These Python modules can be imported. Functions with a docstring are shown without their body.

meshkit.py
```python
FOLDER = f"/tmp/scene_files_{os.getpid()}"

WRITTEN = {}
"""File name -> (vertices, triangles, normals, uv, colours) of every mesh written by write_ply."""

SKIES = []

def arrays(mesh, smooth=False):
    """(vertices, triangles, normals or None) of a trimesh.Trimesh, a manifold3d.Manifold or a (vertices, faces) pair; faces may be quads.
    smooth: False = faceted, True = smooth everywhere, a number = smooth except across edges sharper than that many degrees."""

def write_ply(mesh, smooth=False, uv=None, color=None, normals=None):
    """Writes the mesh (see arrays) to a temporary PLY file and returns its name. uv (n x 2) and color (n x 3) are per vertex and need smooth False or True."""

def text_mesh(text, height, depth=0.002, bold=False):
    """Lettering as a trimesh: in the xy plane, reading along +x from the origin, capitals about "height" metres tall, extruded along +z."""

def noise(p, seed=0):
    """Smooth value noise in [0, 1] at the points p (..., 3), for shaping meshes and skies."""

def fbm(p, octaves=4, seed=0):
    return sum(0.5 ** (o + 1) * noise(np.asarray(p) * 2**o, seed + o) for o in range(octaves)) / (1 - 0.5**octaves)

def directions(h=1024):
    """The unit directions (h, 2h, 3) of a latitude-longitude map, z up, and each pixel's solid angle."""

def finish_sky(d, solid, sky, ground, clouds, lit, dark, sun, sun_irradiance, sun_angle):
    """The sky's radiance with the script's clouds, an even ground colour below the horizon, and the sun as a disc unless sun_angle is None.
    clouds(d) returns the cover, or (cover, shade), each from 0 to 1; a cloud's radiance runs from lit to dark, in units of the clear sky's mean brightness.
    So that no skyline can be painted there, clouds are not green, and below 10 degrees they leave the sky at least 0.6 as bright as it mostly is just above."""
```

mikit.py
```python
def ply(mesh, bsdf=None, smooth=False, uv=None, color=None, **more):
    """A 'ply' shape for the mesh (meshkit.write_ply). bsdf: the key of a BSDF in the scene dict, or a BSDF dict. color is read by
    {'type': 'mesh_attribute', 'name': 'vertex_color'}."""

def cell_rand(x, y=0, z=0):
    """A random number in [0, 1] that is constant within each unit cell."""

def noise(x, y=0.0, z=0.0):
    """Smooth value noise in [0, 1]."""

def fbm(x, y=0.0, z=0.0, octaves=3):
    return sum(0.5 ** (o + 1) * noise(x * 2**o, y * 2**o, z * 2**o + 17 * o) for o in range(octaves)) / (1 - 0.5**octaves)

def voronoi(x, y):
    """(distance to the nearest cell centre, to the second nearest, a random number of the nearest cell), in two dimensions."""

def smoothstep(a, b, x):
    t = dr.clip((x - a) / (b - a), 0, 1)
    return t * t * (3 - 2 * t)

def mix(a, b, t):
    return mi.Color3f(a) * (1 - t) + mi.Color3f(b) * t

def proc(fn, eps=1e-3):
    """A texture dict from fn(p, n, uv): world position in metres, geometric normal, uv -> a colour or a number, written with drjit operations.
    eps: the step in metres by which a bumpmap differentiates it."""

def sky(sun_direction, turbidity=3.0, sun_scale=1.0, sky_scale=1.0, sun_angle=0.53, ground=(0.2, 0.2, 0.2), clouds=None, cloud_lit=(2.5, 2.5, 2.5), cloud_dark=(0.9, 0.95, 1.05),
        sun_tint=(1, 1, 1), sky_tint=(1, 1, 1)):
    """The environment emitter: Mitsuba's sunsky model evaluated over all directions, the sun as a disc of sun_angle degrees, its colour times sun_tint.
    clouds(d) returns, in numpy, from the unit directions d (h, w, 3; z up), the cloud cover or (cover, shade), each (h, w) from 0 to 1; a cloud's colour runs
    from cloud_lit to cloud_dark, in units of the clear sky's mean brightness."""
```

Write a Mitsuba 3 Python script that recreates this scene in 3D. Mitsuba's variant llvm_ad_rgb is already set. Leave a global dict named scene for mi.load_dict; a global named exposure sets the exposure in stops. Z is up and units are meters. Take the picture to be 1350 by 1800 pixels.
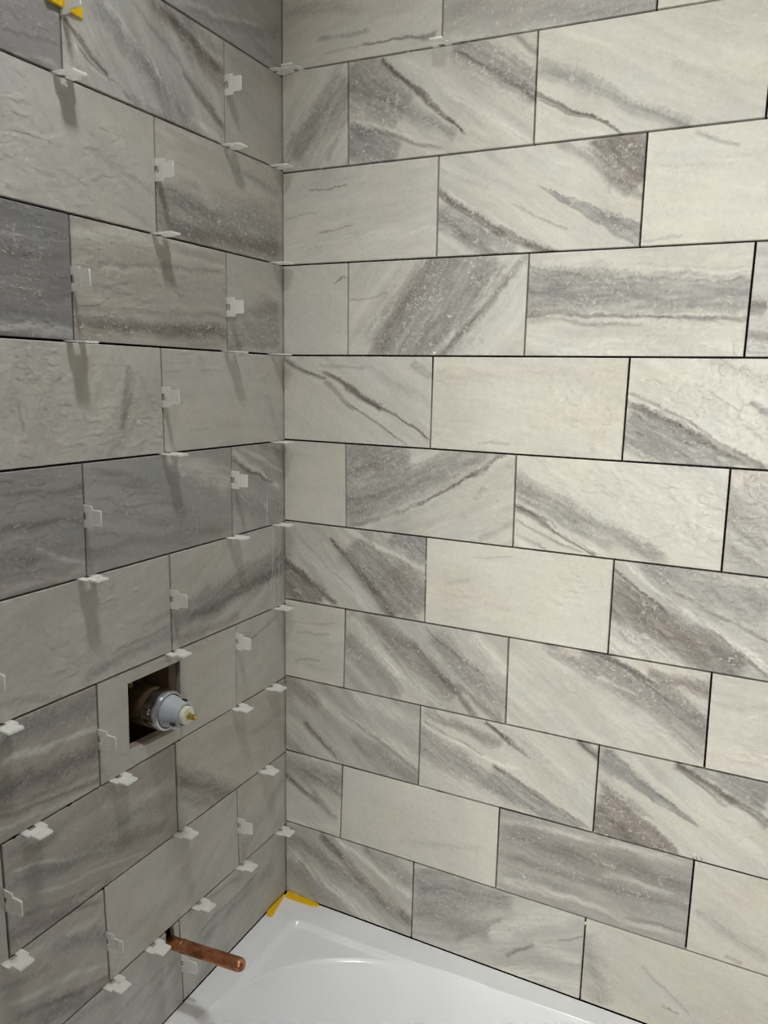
import math
import numpy as np
import trimesh
import manifold3d as m3
import drjit as dr
import mitsuba as mi
import mikit
import meshkit
from mikit import noise, fbm, voronoi, cell_rand, smoothstep, mix

# ------------------------------------------------------------------ camera, lights, exposure
T4 = mi.ScalarTransform4f
CAM = np.array([0.78062, -1.17931, 1.46737])
FWD = np.array([-0.4290498, 0.8855614, -0.1780374])
UP = np.array([-0.0945906, 0.1519689, 0.9838486])
scene = {'type': 'scene'}
labels = {}
scene['camera'] = {'type': 'perspective', 'fov': 53.6288, 'fov_axis': 'x', 'near_clip': 0.01, 'far_clip': 50.0,
                   'to_world': T4().look_at(origin=CAM.tolist(), target=(CAM + FWD).tolist(), up=UP.tolist())}
exposure = 0.0
CEIL = 2.44
BLOCKER_X = 0.70
CAN = (0.42, -0.60)            # recessed can light over the tub
CAN_POWER = (222.0, 230.0, 232.0)
VAN = (1.10, -2.36, 1.33)       # vanity light bar on the far side of the bathroom
VAN_POWER = (505.0, 495.0, 458.0)

# ------------------------------------------------------------------ helpers
RNG = np.random.default_rng(7)


def srgb(*c):
    c = np.array(c, float) / 255.0
    return [float(x) for x in np.where(c <= 0.04045, c / 12.92, ((c + 0.055) / 1.055) ** 2.4)]


def key_for(name):
    if name not in scene:
        return name
    k = 1
    while f'{name}_{k:03d}' in scene:
        k += 1
    return f'{name}_{k:03d}'


def put(name, mesh, bsdf, smooth=False, parent=None, **more):
    full = (parent + '__' if parent else '') + name
    k = key_for(full)
    scene[k] = mikit.ply(mesh, bsdf, smooth, **more)
    return k


def tag(k, label=None, cat=None, group=None, kind=None):
    d = labels.setdefault(k, {})
    for n, v in (('label', label), ('category', cat), ('group', group), ('kind', kind)):
        if v:
            d[n] = v
    return k


USED = {}


def thing(name, label, cat, group=None):
    """A thing without a mesh of its own: the key that its parts' keys start with."""
    n = USED.get(name, 0)
    USED[name] = n + 1
    k = name if n == 0 else f'{name}_{n:03d}'
    return tag(k, label, cat, group)


def box(x0, x1, y0, y1, z0, z1):
    b = trimesh.creation.box(extents=(x1 - x0, y1 - y0, z1 - z0))
    b.apply_translation(((x0 + x1) / 2, (y0 + y1) / 2, (z0 + z1) / 2))
    return b


def bevel_box(x0, x1, y0, y1, z0, z1, r):
    pts = []
    for sx in (0, 1):
        for sy in (0, 1):
            for sz in (0, 1):
                c = np.array([(x0 + r, x1 - r)[sx], (y0 + r, y1 - r)[sy], (z0 + r, z1 - r)[sz]])
                for ax in range(3):
                    d = np.zeros(3)
                    d[ax] = r * (1 if (sx, sy, sz)[ax] else -1)
                    pts.append(c + d)
    return trimesh.convex.convex_hull(np.array(pts))


def lathe_x(profile, n=48, y=0.0, z=0.0):
    """Revolve (x, r) pairs about the x axis through (y, z)."""
    prof = np.array(profile, float)
    a = np.linspace(0, 2 * np.pi, n, endpoint=False)
    v = [[x, y + r * math.cos(t), z + r * math.sin(t)] for x, r in prof for t in a]
    f = []
    for i in range(len(prof) - 1):
        for j in range(n):
            k = (j + 1) % n
            f += [[i * n + j, i * n + k, (i + 1) * n + k], [i * n + j, (i + 1) * n + k, (i + 1) * n + j]]
    m = trimesh.Trimesh(v, f, process=True)
    m.remove_unreferenced_vertices()
    trimesh.repair.fix_normals(m)
    return m


def tube(points, r, n=20):
    points = np.array(points, float)
    rings, faces = [], []
    up = np.array([0.13, 0.27, 0.95])
    for i, p in enumerate(points):
        d = points[min(i + 1, len(points) - 1)] - points[max(i - 1, 0)]
        d /= np.linalg.norm(d)
        a = np.cross(d, up)
        a /= np.linalg.norm(a)
        b = np.cross(a, d)
        rr = r[i] if hasattr(r, '__len__') else r
        t = np.linspace(0, 2 * np.pi, n, endpoint=False)
        rings.append(p + rr * (np.cos(t)[:, None] * a + np.sin(t)[:, None] * b))
    v = np.vstack(rings + [points[:1], points[-1:]])
    L = len(points)
    for i in range(L - 1):
        for j in range(n):
            k = (j + 1) % n
            faces += [[i * n + j, (i + 1) * n + k, i * n + k], [i * n + j, (i + 1) * n + j, (i + 1) * n + k]]
    for j in range(n):
        k = (j + 1) % n
        faces += [[L * n, j, k], [L * n + 1, (L - 1) * n + k, (L - 1) * n + j]]
    m = trimesh.Trimesh(v, faces, process=False)
    trimesh.repair.fix_normals(m)
    return m


def plain(name, base, rough=0.5, metallic=0.0, spec=0.5, **more):
    scene[name] = {'type': 'principled', 'base_color': base if isinstance(base, dict) else {'type': 'rgb', 'value': list(base)},
                   'roughness': rough, 'metallic': metallic, 'specular': spec, **more}
    return name


# ------------------------------------------------------------------ tile table
# (wall, course, place from the corner): (start, end, corners bl br tl tr as (distance from the corner, height),
#   tone, warmth, grain direction, grain, flecks, veins); a vein in mm of the tile's own face: x0 y0 x1 y1 half-widths softness colour strength
TILES = {
 ('R', 0, 0): (0.001, 0.2926, [(0.001, 1.9685), (0.2926, 1.965), (0.001, 2.123), (0.2918, 2.1195)], 0.18, 0.6, -14, 0.25, 0.15, [
   (157, 21, 222, 19, 2.5, 2.5, 0.8, 'd', 0.7),
   (218, 20, 280, 20, 3.3, 7.3, 0.9, 'd', 0.7),
   (72, 41, 167, 40, 4.4, 6.8, 1, 'g', 0.6),
   (0, 98, 156, 75, 18.9, 9.8, 1, 'b', 0.35),
   (177, 51, 292, 40, 8.2, 7.9, 1, 'l', 0.25),
   (83, 20, 167, 20, 2.6, 2.5, 1, 'b', 0.35),
 ]),
 ('R', 0, 1): (0.2918, 0.6058, [(0.2926, 1.965), (0.6058, 1.9612), (0.2918, 2.1195), (0.6058, 2.1157)], 0.62, 0.45, -8, 0.35, 0.7, [
   (13, 10, 196, 0, 11.2, 7.5, 1, 'l', 0.45),
   (7, 51, 311, 6, 19.4, 17.4, 1, 'g', 0.5),
   (195, 11, 310, 9, 3.8, 2.9, 1, 'd', 0.25),
 ]),
 ('R', 0, 2): (0.6058, 0.917, [(0.6058, 1.9612), (0.917, 1.9575), (0.6058, 2.1157), (0.917, 2.112)], 0.05, 0.5, 0, 0.15, 0.1, [
 ]),
 ('R', 1, 0): (0.001, 0.131, [(0.001, 1.8077), (0.131, 1.8076), (0.001, 1.9685), (0.1292, 1.9669)], 0.28, 0.35, -55, 0.45, 0.3, [
   (22, 25, 132, 123, 34.9, 33.2, 0.8, 'g', 0.95),
   (90, 10, 132, 80, 6.6, 5.4, 0.9, 'b', 0.5),
   (4, 13, 28, 66, 14.1, 9.2, 1, 'g', 0.6),
   (73, 11, 116, 56, 4.3, 4.2, 1, 'l', 0.5),
 ]),
 ('R', 1, 1): (0.1292, 0.4445, [(0.131, 1.8076), (0.4445, 1.8075), (0.1292, 1.9669), (0.4429, 1.9632)], 0.25, 0.45, 36, 0.45, 0.75, [
   (-2, 141, 102, 68, 46.6, 41.3, 0.7, 'g', 1),
   (29, 162, 81, 121, 13.3, 14.8, 0.8, 'b', 0.5),
   (62, 155, 126, 89, 5.9, 5.8, 0.8, 'd', 1),
   (121, 95, 204, 30, 7.3, 2.4, 0.8, 'd', 0.95),
   (-1, 46, 93, 6, 30.2, 21.0, 0.5, 's', 0.95),
   (1, 61, 162, 10, 3.4, 4.9, 0.8, 'd', 0.5),
   (10, 69, 162, 15, 3.4, 3.2, 0.8, 'l', 0.5),
   (92, 78, 190, 25, 18.0, 11.2, 1, 'g', 0.7),
   (185, 159, 322, 73, 22.7, 29.1, 0.7, 'g', 0.95),
   (186, 151, 321, 61, 4.6, 5.1, 0.9, 'd', 0.8),
   (275, 155, 319, 123, 6.5, 6.4, 1, 'd', 0.6),
   (259, 108, 322, 69, 5.2, 5.1, 1, 'd', 0.6),
   (105, 147, 326, -10, 8.0, 12.0, 1, 'l', 0.6),
 ]),
 ('R', 1, 2): (0.4429, 0.754, [(0.4445, 1.8075), (0.754, 1.8073), (0.4429, 1.9632), (0.754, 1.9595)], 0.06, 0.45, 27, 0.3, 0.45, [
   (-3, 111, 224, -2, 14.4, 12.1, 0.8, 's', 0.7),
   (-9, 73, 130, 3, 5.2, 2.8, 0.8, 'd', 0.85),
   (4, 59, 93, 20, 2.2, 2.2, 0.8, 'b', 0.7),
   (1, 39, 103, 0, 4.5, 5.8, 1, 'l', 0.6),
   (188, 85, 307, 40, 9.4, 6.4, 1, 'g', 0.2),
 ]),
 ('R', 2, 0): (0.001, 0.2941, [(0.001, 1.6539), (0.2941, 1.6537), (0.001, 1.8077), (0.2929, 1.8075)], 0.17, 0.35, -8, 0.3, 0.15, [
   (50, 119, 128, 123, 2.3, 1.8, 0.8, 'b', 0.6),
   (73, 52, 140, 57, 2.4, 1.8, 0.8, 'b', 0.6),
   (4, 78, 73, 83, 2.9, 1.9, 1, 'b', 0.35),
   (4, 26, 294, 46, 13.5, 8.7, 1, 'l', 0.3),
 ]),
 ('R', 2, 1): (0.2929, 0.6068, [(0.2941, 1.6537), (0.6068, 1.6534), (0.2929, 1.8075), (0.6061, 1.8074)], 0.1, 0.45, 32, 0.35, 0.6, [
   (-3, 68, 126, -2, 27.1, 21.2, 0.5, 's', 0.85),
   (-1, 102, 107, 30, 6.7, 7.4, 0.7, 'd', 0.85),
   (97, 38, 201, -3, 8.2, 7.9, 0.7, 'd', 0.85),
   (20, 100, 134, 31, 3.3, 3.2, 1, 'l', 0.6),
   (252, 166, 322, 102, 38.2, 43.1, 0.45, 'b', 1),
   (253, 154, 327, 94, 28.4, 27.8, 0.9, 'd', 0.45),
   (187, 155, 321, 64, 6.6, 9.9, 0.9, 'd', 0.5),
   (161, 96, 317, 15, 1.5, 16.2, 0.35, 's', 0.95),
   (123, 71, 211, 33, 3.2, 2.3, 0.9, 'b', 0.4),
   (0, 132, 85, 99, 6.6, 6.4, 1, 'g', 0.35),
 ]),
 ('R', 2, 2): (0.6061, 0.917, [(0.6068, 1.6534), (0.917, 1.6531), (0.6061, 1.8074), (0.917, 1.8072)], 0.0, 0.45, 10, 0.2, 0.3, [
   (64, 149, 120, 119, 4.7, 3.3, 1, 'g', 0.6),
   (13, 102, 152, 103, 11.4, 10.7, 1, 'l', 0.3),
   (5, 11, 58, 10, 4.7, 3.0, 1, 'b', 0.35),
 ]),
 ('R', 3, 0): (0.001, 0.1335, [(0.001, 1.4982), (0.1335, 1.4985), (0.001, 1.6539), (0.1328, 1.6538)], 0.14, 0.3, 25, 0.2, 0.1, [
   (105, 118, 117, 131, 2.1, 2.1, 0.8, 'd', 0.6),
   (117, 131, 131, 134, 1.9, 1.9, 0.8, 'd', 0.5),
 ]),
 ('R', 3, 1): (0.1328, 0.4461, [(0.1335, 1.4985), (0.4461, 1.499), (0.1328, 1.6538), (0.4461, 1.6535)], 0.16, 0.3, -52, 0.45, 0.8, [
   (87, -14, 231, 171, 71.6, 66.3, 0.5, 'g', 1),
   (44, -6, 159, 158, 13.7, 13.8, 0.8, 'd', 0.55),
   (170, -5, 309, 146, 6.8, 7.2, 0.8, 'd', 0.55),
   (98, -13, 194, 139, 10.3, 9.7, 1, 'g', 0.7),
   (139, -13, 198, 42, 7.8, 5.7, 0.9, 'l', 0.4),
   (4, 91, 74, 103, 2.4, 1.9, 0.9, 'b', 0.5),
 ]),
 ('R', 3, 2): (0.4461, 0.7573, [(0.4461, 1.499), (0.7569, 1.4995), (0.4461, 1.6535), (0.7573, 1.6533)], 0.07, 0.45, 3, 0.4, 0.5, [
   (-11, 98, 322, 86, 37.2, 32.7, 0.6, 's', 0.9),
   (0, 66, 116, 61, 7.6, 3.3, 0.8, 'b', 0.95),
   (108, 62, 315, 51, 3.3, 3.8, 0.8, 'd', 0.7),
   (5, 56, 174, 45, 5.1, 4.0, 0.9, 'b', 0.5),
   (-3, 133, 105, 113, 4.1, 3.2, 1, 'b', 0.5),
   (144, 127, 309, 117, 4.7, 4.4, 1, 'l', 0.6),
   (2, 23, 311, 15, 10.3, 10.7, 1, 'l', 0.4),
 ]),
 ('R', 3, 3): (0.7569, 1.069, [(0.7569, 1.4995), (1.069, 1.5001), (0.7573, 1.6533), (1.069, 1.653)], 0.3, 0.4, 2, 0.5, 0.5, [
   (-5, 68, 23, 67, 13.6, 13.4, 0.6, 'd', 0.7),
   (2, 30, 27, 29, 7.6, 7.5, 0.7, 'b', 0.7),
 ]),
 ('R', 4, 0): (0.001, 0.2932, [(0.001, 1.3462), (0.2929, 1.346), (0.001, 1.4982), (0.2932, 1.4987)], 0.15, 0.35, 35, 0.3, 0.15, [
   (-6, 149, 86, 111, 7.4, 4.1, 0.8, 'd', 0.7),
   (81, 126, 134, 99, 4.1, 7.1, 0.8, 'd', 0.9),
   (130, 101, 197, 66, 9.2, 8.0, 0.8, 'd', 1),
   (188, 73, 290, 18, 3.0, 2.5, 0.8, 'd', 0.8),
   (86, 106, 149, 58, 7.5, 5.3, 0.9, 'g', 0.9),
   (144, 65, 254, 2, 3.1, 2.5, 0.9, 'b', 0.8),
   (256, 139, 292, 117, 9.6, 9.5, 1, 'g', 0.6),
   (120, 152, 252, 92, 10.0, 9.6, 1, 'g', 0.3),
   (74, 137, 165, 129, 4.0, 4.8, 1, 'g', 0.5),
 ]),
 ('R', 4, 1): (0.2929, 0.605, [(0.2929, 1.346), (0.6044, 1.3458), (0.2932, 1.4987), (0.605, 1.4993)], 0.03, 0.75, 6, 0.25, 0.35, [
   (0, 121, 308, 131, 14.8, 9.9, 1, 'p', 0.3),
   (84, 12, 141, 21, 3.7, 2.7, 1, 'b', 0.4),
   (264, 41, 313, 9, 10.2, 11.7, 1, 'p', 0.35),
 ]),
 ('R', 4, 2): (0.6044, 0.917, [(0.6044, 1.3458), (0.917, 1.3456), (0.605, 1.4993), (0.917, 1.4998)], 0.04, 0.4, 29, 0.3, 0.5, [
   (-2, 56, 155, -13, 39.8, 22.1, 0.35, 's', 0.9),
   (-1, 90, 106, 39, 5.7, 7.1, 0.7, 'd', 0.75),
   (98, 42, 197, 2, 10.3, 7.7, 0.8, 'd', 0.85),
   (2, 104, 100, 55, 2.4, 2.4, 0.8, 'd', 0.55),
   (93, 58, 196, 7, 2.4, 4.6, 0.8, 'b', 0.8),
   (163, 97, 189, 80, 4.4, 6.6, 0.8, 's', 0.85),
   (111, 145, 185, 123, 10.7, 10.4, 1, 'g', 0.35),
   (107, 105, 154, 83, 2.3, 2.3, 1, 'b', 0.45),
 ]),
 ('R', 5, 0): (0.001, 0.1334, [(0.001, 1.1947), (0.1334, 1.1945), (0.001, 1.3462), (0.1307, 1.3461)], 0.15, 0.6, 5, 0.15, 0.1, [
 ]),
 ('R', 5, 1): (0.1307, 0.4432, [(0.1334, 1.1945), (0.4432, 1.1941), (0.1307, 1.3461), (0.4413, 1.3459)], 0.16, 0.35, -25, 0.45, 0.7, [
   (-8, 121, 125, 139, 70.9, 38.7, 0.6, 'g', 0.9),
   (-7, 28, 303, 173, 37.0, 21.8, 0.6, 'g', 0.85),
   (5, 3, 149, 57, 6.2, 4.9, 0.7, 'd', 0.4),
   (143, 54, 209, 92, 4.9, 3.8, 0.8, 'd', 0.75),
   (204, 89, 295, 150, 5.7, 4.6, 0.8, 'd', 0.8),
   (7, 50, 61, 63, 4.1, 3.0, 0.8, 'd', 0.4),
   (245, 71, 259, 96, 5.7, 7.6, 1, 'g', 0.5),
   (253, 7, 315, 35, 8.5, 8.3, 1, 'g', 0.4),
   (38, 134, 127, 80, 14.9, 8.3, 1, 'b', 0.35),
 ]),
 ('R', 5, 2): (0.4413, 0.7555, [(0.4432, 1.1941), (0.7555, 1.1937), (0.4413, 1.3459), (0.754, 1.3457)], 0.04, 0.45, 33, 0.35, 0.4, [
   (-5, 110, 233, 5, 22.4, 13.9, 0.7, 'g', 0.85),
   (1, 85, 158, 16, 9.4, 7.2, 0.8, 's', 0.6),
   (0, 68, 69, 38, 8.5, 6.5, 0.8, 'd', 0.9),
   (64, 39, 133, 4, 4.7, 3.7, 0.8, 'd', 0.9),
   (3, 45, 111, 6, 3.8, 2.8, 0.9, 'b', 0.6),
   (54, 48, 128, 8, 2.8, 2.7, 0.9, 'l', 0.7),
   (5, 22, 57, 4, 4.8, 3.8, 1, 'g', 0.5),
 ]),
 ('R', 5, 3): (0.754, 1.069, [(0.7555, 1.1937), (1.069, 1.1933), (0.754, 1.3457), (1.069, 1.3455)], 0.45, 0.4, 45, 0.5, 0.7, [
   (6, 135, 48, 150, 20.2, 23.8, 1, 'p', 0.7),
   (-3, 106, 58, 46, 23.3, 30.6, 0.8, 'g', 0.6),
   (11, 40, 62, 5, 8.1, 8.0, 1, 'b', 0.6),
 ]),
 ('R', 6, 0): (0.001, 0.2918, [(0.001, 1.0417), (0.2918, 1.0411), (0.001, 1.1947), (0.2904, 1.1943)], 0.3, 0.4, 44, 0.45, 0.5, [
   (-13, 52, 76, 3, 42.7, 27.0, 0.4, 'b', 0.95),
   (0, 76, 112, 7, 7.5, 7.3, 0.8, 'd', 0.8),
   (100, 126, 171, 66, 4.8, 9.4, 0.8, 'd', 1),
   (165, 72, 235, 4, 10.6, 12.8, 0.7, 'd', 0.95),
   (147, 126, 278, 24, 48.7, 45.1, 0.6, 'g', 0.9),
   (227, 89, 294, 26, 38.6, 38.1, 0.8, 'b', 0.75),
   (226, 155, 297, 128, 25.6, 27.2, 0.4, 's', 0.95),
   (129, 150, 292, 92, 5.5, 6.4, 0.8, 'l', 0.75),
   (26, 107, 195, 9, 24.3, 18.7, 1, 'l', 0.4),
   (38, 119, 148, 36, 3.7, 3.6, 1, 'g', 0.4),
 ]),
 ('R', 6, 1): (0.2904, 0.6049, [(0.2918, 1.0411), (0.6049, 1.0403), (0.2904, 1.1943), (0.6038, 1.1939)], 0.0, 0.65, 4, 0.18, 0.1, [
   (84, 126, 153, 137, 2.4, 2.4, 1, 'g', 0.5),
   (35, 82, 86, 89, 6.0, 5.9, 1, 'g', 0.3),
   (4, 68, 156, 60, 31.0, 29.5, 1, 'p', 0.25),
 ]),
 ('R', 6, 2): (0.6038, 0.917, [(0.6049, 1.0403), (0.917, 1.0396), (0.6038, 1.1939), (0.917, 1.1935)], 0.4, 0.25, 40, 0.5, 0.6, [
   (-9, 51, 105, -16, 32.1, 27.5, 0.35, 'l', 0.75),
   (-4, 98, 190, 5, 33.3, 29.7, 0.5, 'd', 0.75),
   (6, 86, 141, 27, 20.4, 21.3, 0.9, 'b', 0.6),
   (2, 135, 85, 80, 3.6, 3.5, 0.8, 'd', 0.75),
   (13, 155, 113, 84, 6.2, 6.1, 0.7, 'l', 0.75),
   (104, 96, 226, 18, 7.0, 8.4, 0.7, 'l', 0.85),
   (50, 159, 218, 101, 30.0, 36.7, 0.8, 's', 0.8),
   (94, 117, 222, 59, 3.5, 3.4, 0.9, 'd', 0.5),
   (146, 63, 227, 8, 3.4, 4.2, 0.8, 'd', 0.6),
   (3, 122, 81, 84, 5.5, 5.4, 1, 'd', 0.5),
 ]),
 ('R', 7, 0): (0.001, 0.1339, [(0.001, 0.8866), (0.1319, 0.8865), (0.001, 1.0417), (0.1339, 1.0414)], 0.13, 0.55, 2, 0.3, 0.1, [
   (25, 91, 101, 102, 3.4, 3.3, 1, 'b', 0.4),
   (25, 36, 76, 44, 3.4, 3.4, 1, 'b', 0.4),
   (19, 110, 113, 122, 3.4, 3.3, 1, 'g', 0.4),
 ]),
 ('R', 7, 1): (0.1319, 0.4457, [(0.1319, 0.8865), (0.4457, 0.8862), (0.1339, 1.0414), (0.444, 1.0407)], 0.42, 0.3, 44, 0.5, 0.7, [
   (41, 151, 222, 35, 21.4, 25.1, 0.7, 'd', 0.6),
   (133, 113, 265, 1, 8.2, 9.1, 0.8, 'd', 0.7),
   (176, 136, 315, 19, 29.4, 32.9, 0.8, 'g', 0.8),
   (18, 142, 112, 45, 17.2, 17.0, 0.8, 'l', 0.75),
   (112, 56, 202, 4, 14.3, 11.6, 0.8, 'l', 0.65),
   (6, 102, 113, 7, 20.0, 24.5, 0.8, 'g', 0.8),
   (249, 144, 321, 97, 15.1, 17.0, 0.8, 'l', 0.6),
   (281, 99, 316, 86, 10.7, 10.6, 1, 'l', 0.5),
   (165, 145, 272, 77, 3.4, 4.4, 0.9, 'd', 0.6),
   (221, 56, 306, 1, 7.9, 7.8, 0.9, 'd', 0.5),
 ]),
 ('R', 7, 2): (0.444, 0.7591, [(0.4457, 0.8862), (0.7591, 0.8859), (0.444, 1.0407), (0.7563, 1.04)], 0.1, 0.4, 34, 0.45, 0.7, [
   (54, 160, 219, 86, 14.1, 25.0, 0.9, 'g', 0.9),
   (118, 157, 321, 49, 13.7, 40.7, 0.8, 'g', 0.9),
   (127, 158, 242, 115, 6.8, 5.6, 0.8, 'd', 0.9),
   (154, 154, 261, 91, 3.9, 3.7, 0.9, 'd', 0.75),
   (224, 134, 314, 125, 11.2, 16.3, 0.8, 'b', 0.95),
   (241, 124, 320, 58, 16.6, 19.9, 0.9, 'd', 0.5),
   (192, 104, 324, 13, 13.5, 16.7, 1, 'g', 0.6),
   (64, 147, 119, 147, 5.9, 5.8, 1, 'p', 0.5),
   (148, 114, 210, 94, 4.9, 4.8, 1, 'l', 0.5),
 ]),
 ('R', 7, 3): (0.7563, 1.069, [(0.7591, 0.8859), (1.069, 0.8856), (0.7563, 1.04), (1.069, 1.0393)], 0.08, 0.6, 5, 0.25, 0.15, [
   (4, 103, 79, 115, 7.1, 5.2, 1, 'g', 0.3),
   (7, 21, 87, 32, 11.0, 10.7, 1, 'p', 0.4),
 ]),
 ('R', 8, 0): (0.001, 0.2889, [(0.001, 0.7302), (0.2889, 0.7304), (0.001, 0.8866), (0.2888, 0.8863)], 0.5, 0.25, 38, 0.55, 0.55, [
   (-1, 141, 77, 110, 29.1, 20.8, 0.9, 'b', 0.7),
   (45, 68, 118, 9, 8.4, 5.5, 0.8, 'd', 0.85),
   (77, 122, 292, 47, 15.4, 14.5, 0.9, 'l', 0.5),
   (-1, 69, 128, -7, 19.6, 16.3, 1, 'l', 0.35),
   (152, 64, 288, 1, 20.7, 22.5, 0.9, 'd', 0.5),
   (127, 110, 293, 25, 5.2, 5.0, 1, 'd', 0.4),
   (150, 149, 290, 124, 19.2, 16.1, 1, 'l', 0.4),
   (-2, 21, 51, -2, 11.1, 11.0, 1, 'g', 0.7),
 ]),
 ('R', 8, 1): (0.2888, 0.6024, [(0.2889, 0.7304), (0.6024, 0.7307), (0.2888, 0.8863), (0.6023, 0.886)], 0.18, 0.4, 33, 0.45, 0.55, [
   (-3, 90, 175, 27, 43.1, 20.5, 0.7, 'g', 0.95),
   (7, 147, 151, 116, 13.7, 11.0, 0.8, 'b', 0.75),
   (8, 123, 183, 74, 5.8, 5.5, 0.7, 'l', 0.8),
   (118, 152, 171, 119, 4.5, 7.8, 0.8, 'd', 0.95),
   (166, 122, 201, 101, 7.8, 2.2, 0.8, 'd', 0.8),
   (8, 127, 121, 93, 3.5, 3.4, 0.8, 'd', 0.45),
   (142, 77, 254, 23, 5.7, 5.5, 0.8, 'd', 0.9),
   (133, 48, 293, -2, 22.9, 15.3, 0.4, 's', 0.95),
   (204, 51, 307, 7, 4.5, 3.3, 0.9, 'b', 0.7),
   (279, 157, 314, 136, 7.3, 9.3, 0.7, 'd', 0.85),
   (170, 131, 312, 65, 19.9, 17.0, 1, 'l', 0.35),
 ]),
 ('R', 8, 2): (0.6023, 0.917, [(0.6024, 0.7307), (0.917, 0.731), (0.6023, 0.886), (0.917, 0.8857)], 0.12, 0.4, 33, 0.4, 0.5, [
   (0, 140, 155, 60, 18.6, 3.0, 0.3, 's', 0.98),
   (-4, 44, 131, -6, 49.3, 16.5, 0.3, 'b', 1),
   (-4, 34, 106, -4, 38.7, 14.6, 0.9, 'd', 0.45),
   (3, 91, 122, 6, 8.4, 10.1, 0.9, 'd', 0.5),
   (118, 151, 202, 112, 7.8, 8.5, 0.7, 'd', 0.9),
   (194, 115, 251, 89, 9.5, 11.2, 0.8, 'd', 0.9),
   (146, 163, 247, 129, 21.0, 31.4, 0.4, 's', 0.9),
   (128, 139, 191, 104, 2.9, 2.9, 0.8, 'd', 0.6),
   (43, 136, 251, 42, 14.2, 13.3, 1, 'l', 0.4),
   (153, 7, 154, 0, 0.5, 0.5, 0.5, 'k', 0.9),
   (158, 8, 159, -1, 0.5, 0.5, 0.5, 'k', 0.9),
   (164, 11, 165, 1, 0.5, 0.5, 0.5, 'k', 0.9),
 ]),
 ('R', 9, 0): (0.001, 0.1311, [(0.001, 0.5755), (0.1275, 0.575), (0.001, 0.7302), (0.1311, 0.7303)], 0.25, 0.25, 40, 0.4, 0.3, [
   (-2, 127, 128, 113, 34.2, 30.5, 0.8, 'g', 0.9),
   (-2, 100, 77, 63, 11.5, 5.6, 0.8, 'd', 0.85),
   (58, 76, 116, 38, 14.4, 8.6, 0.9, 'g', 0.7),
   (38, 126, 128, 89, 5.5, 5.4, 1, 'd', 0.35),
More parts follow.
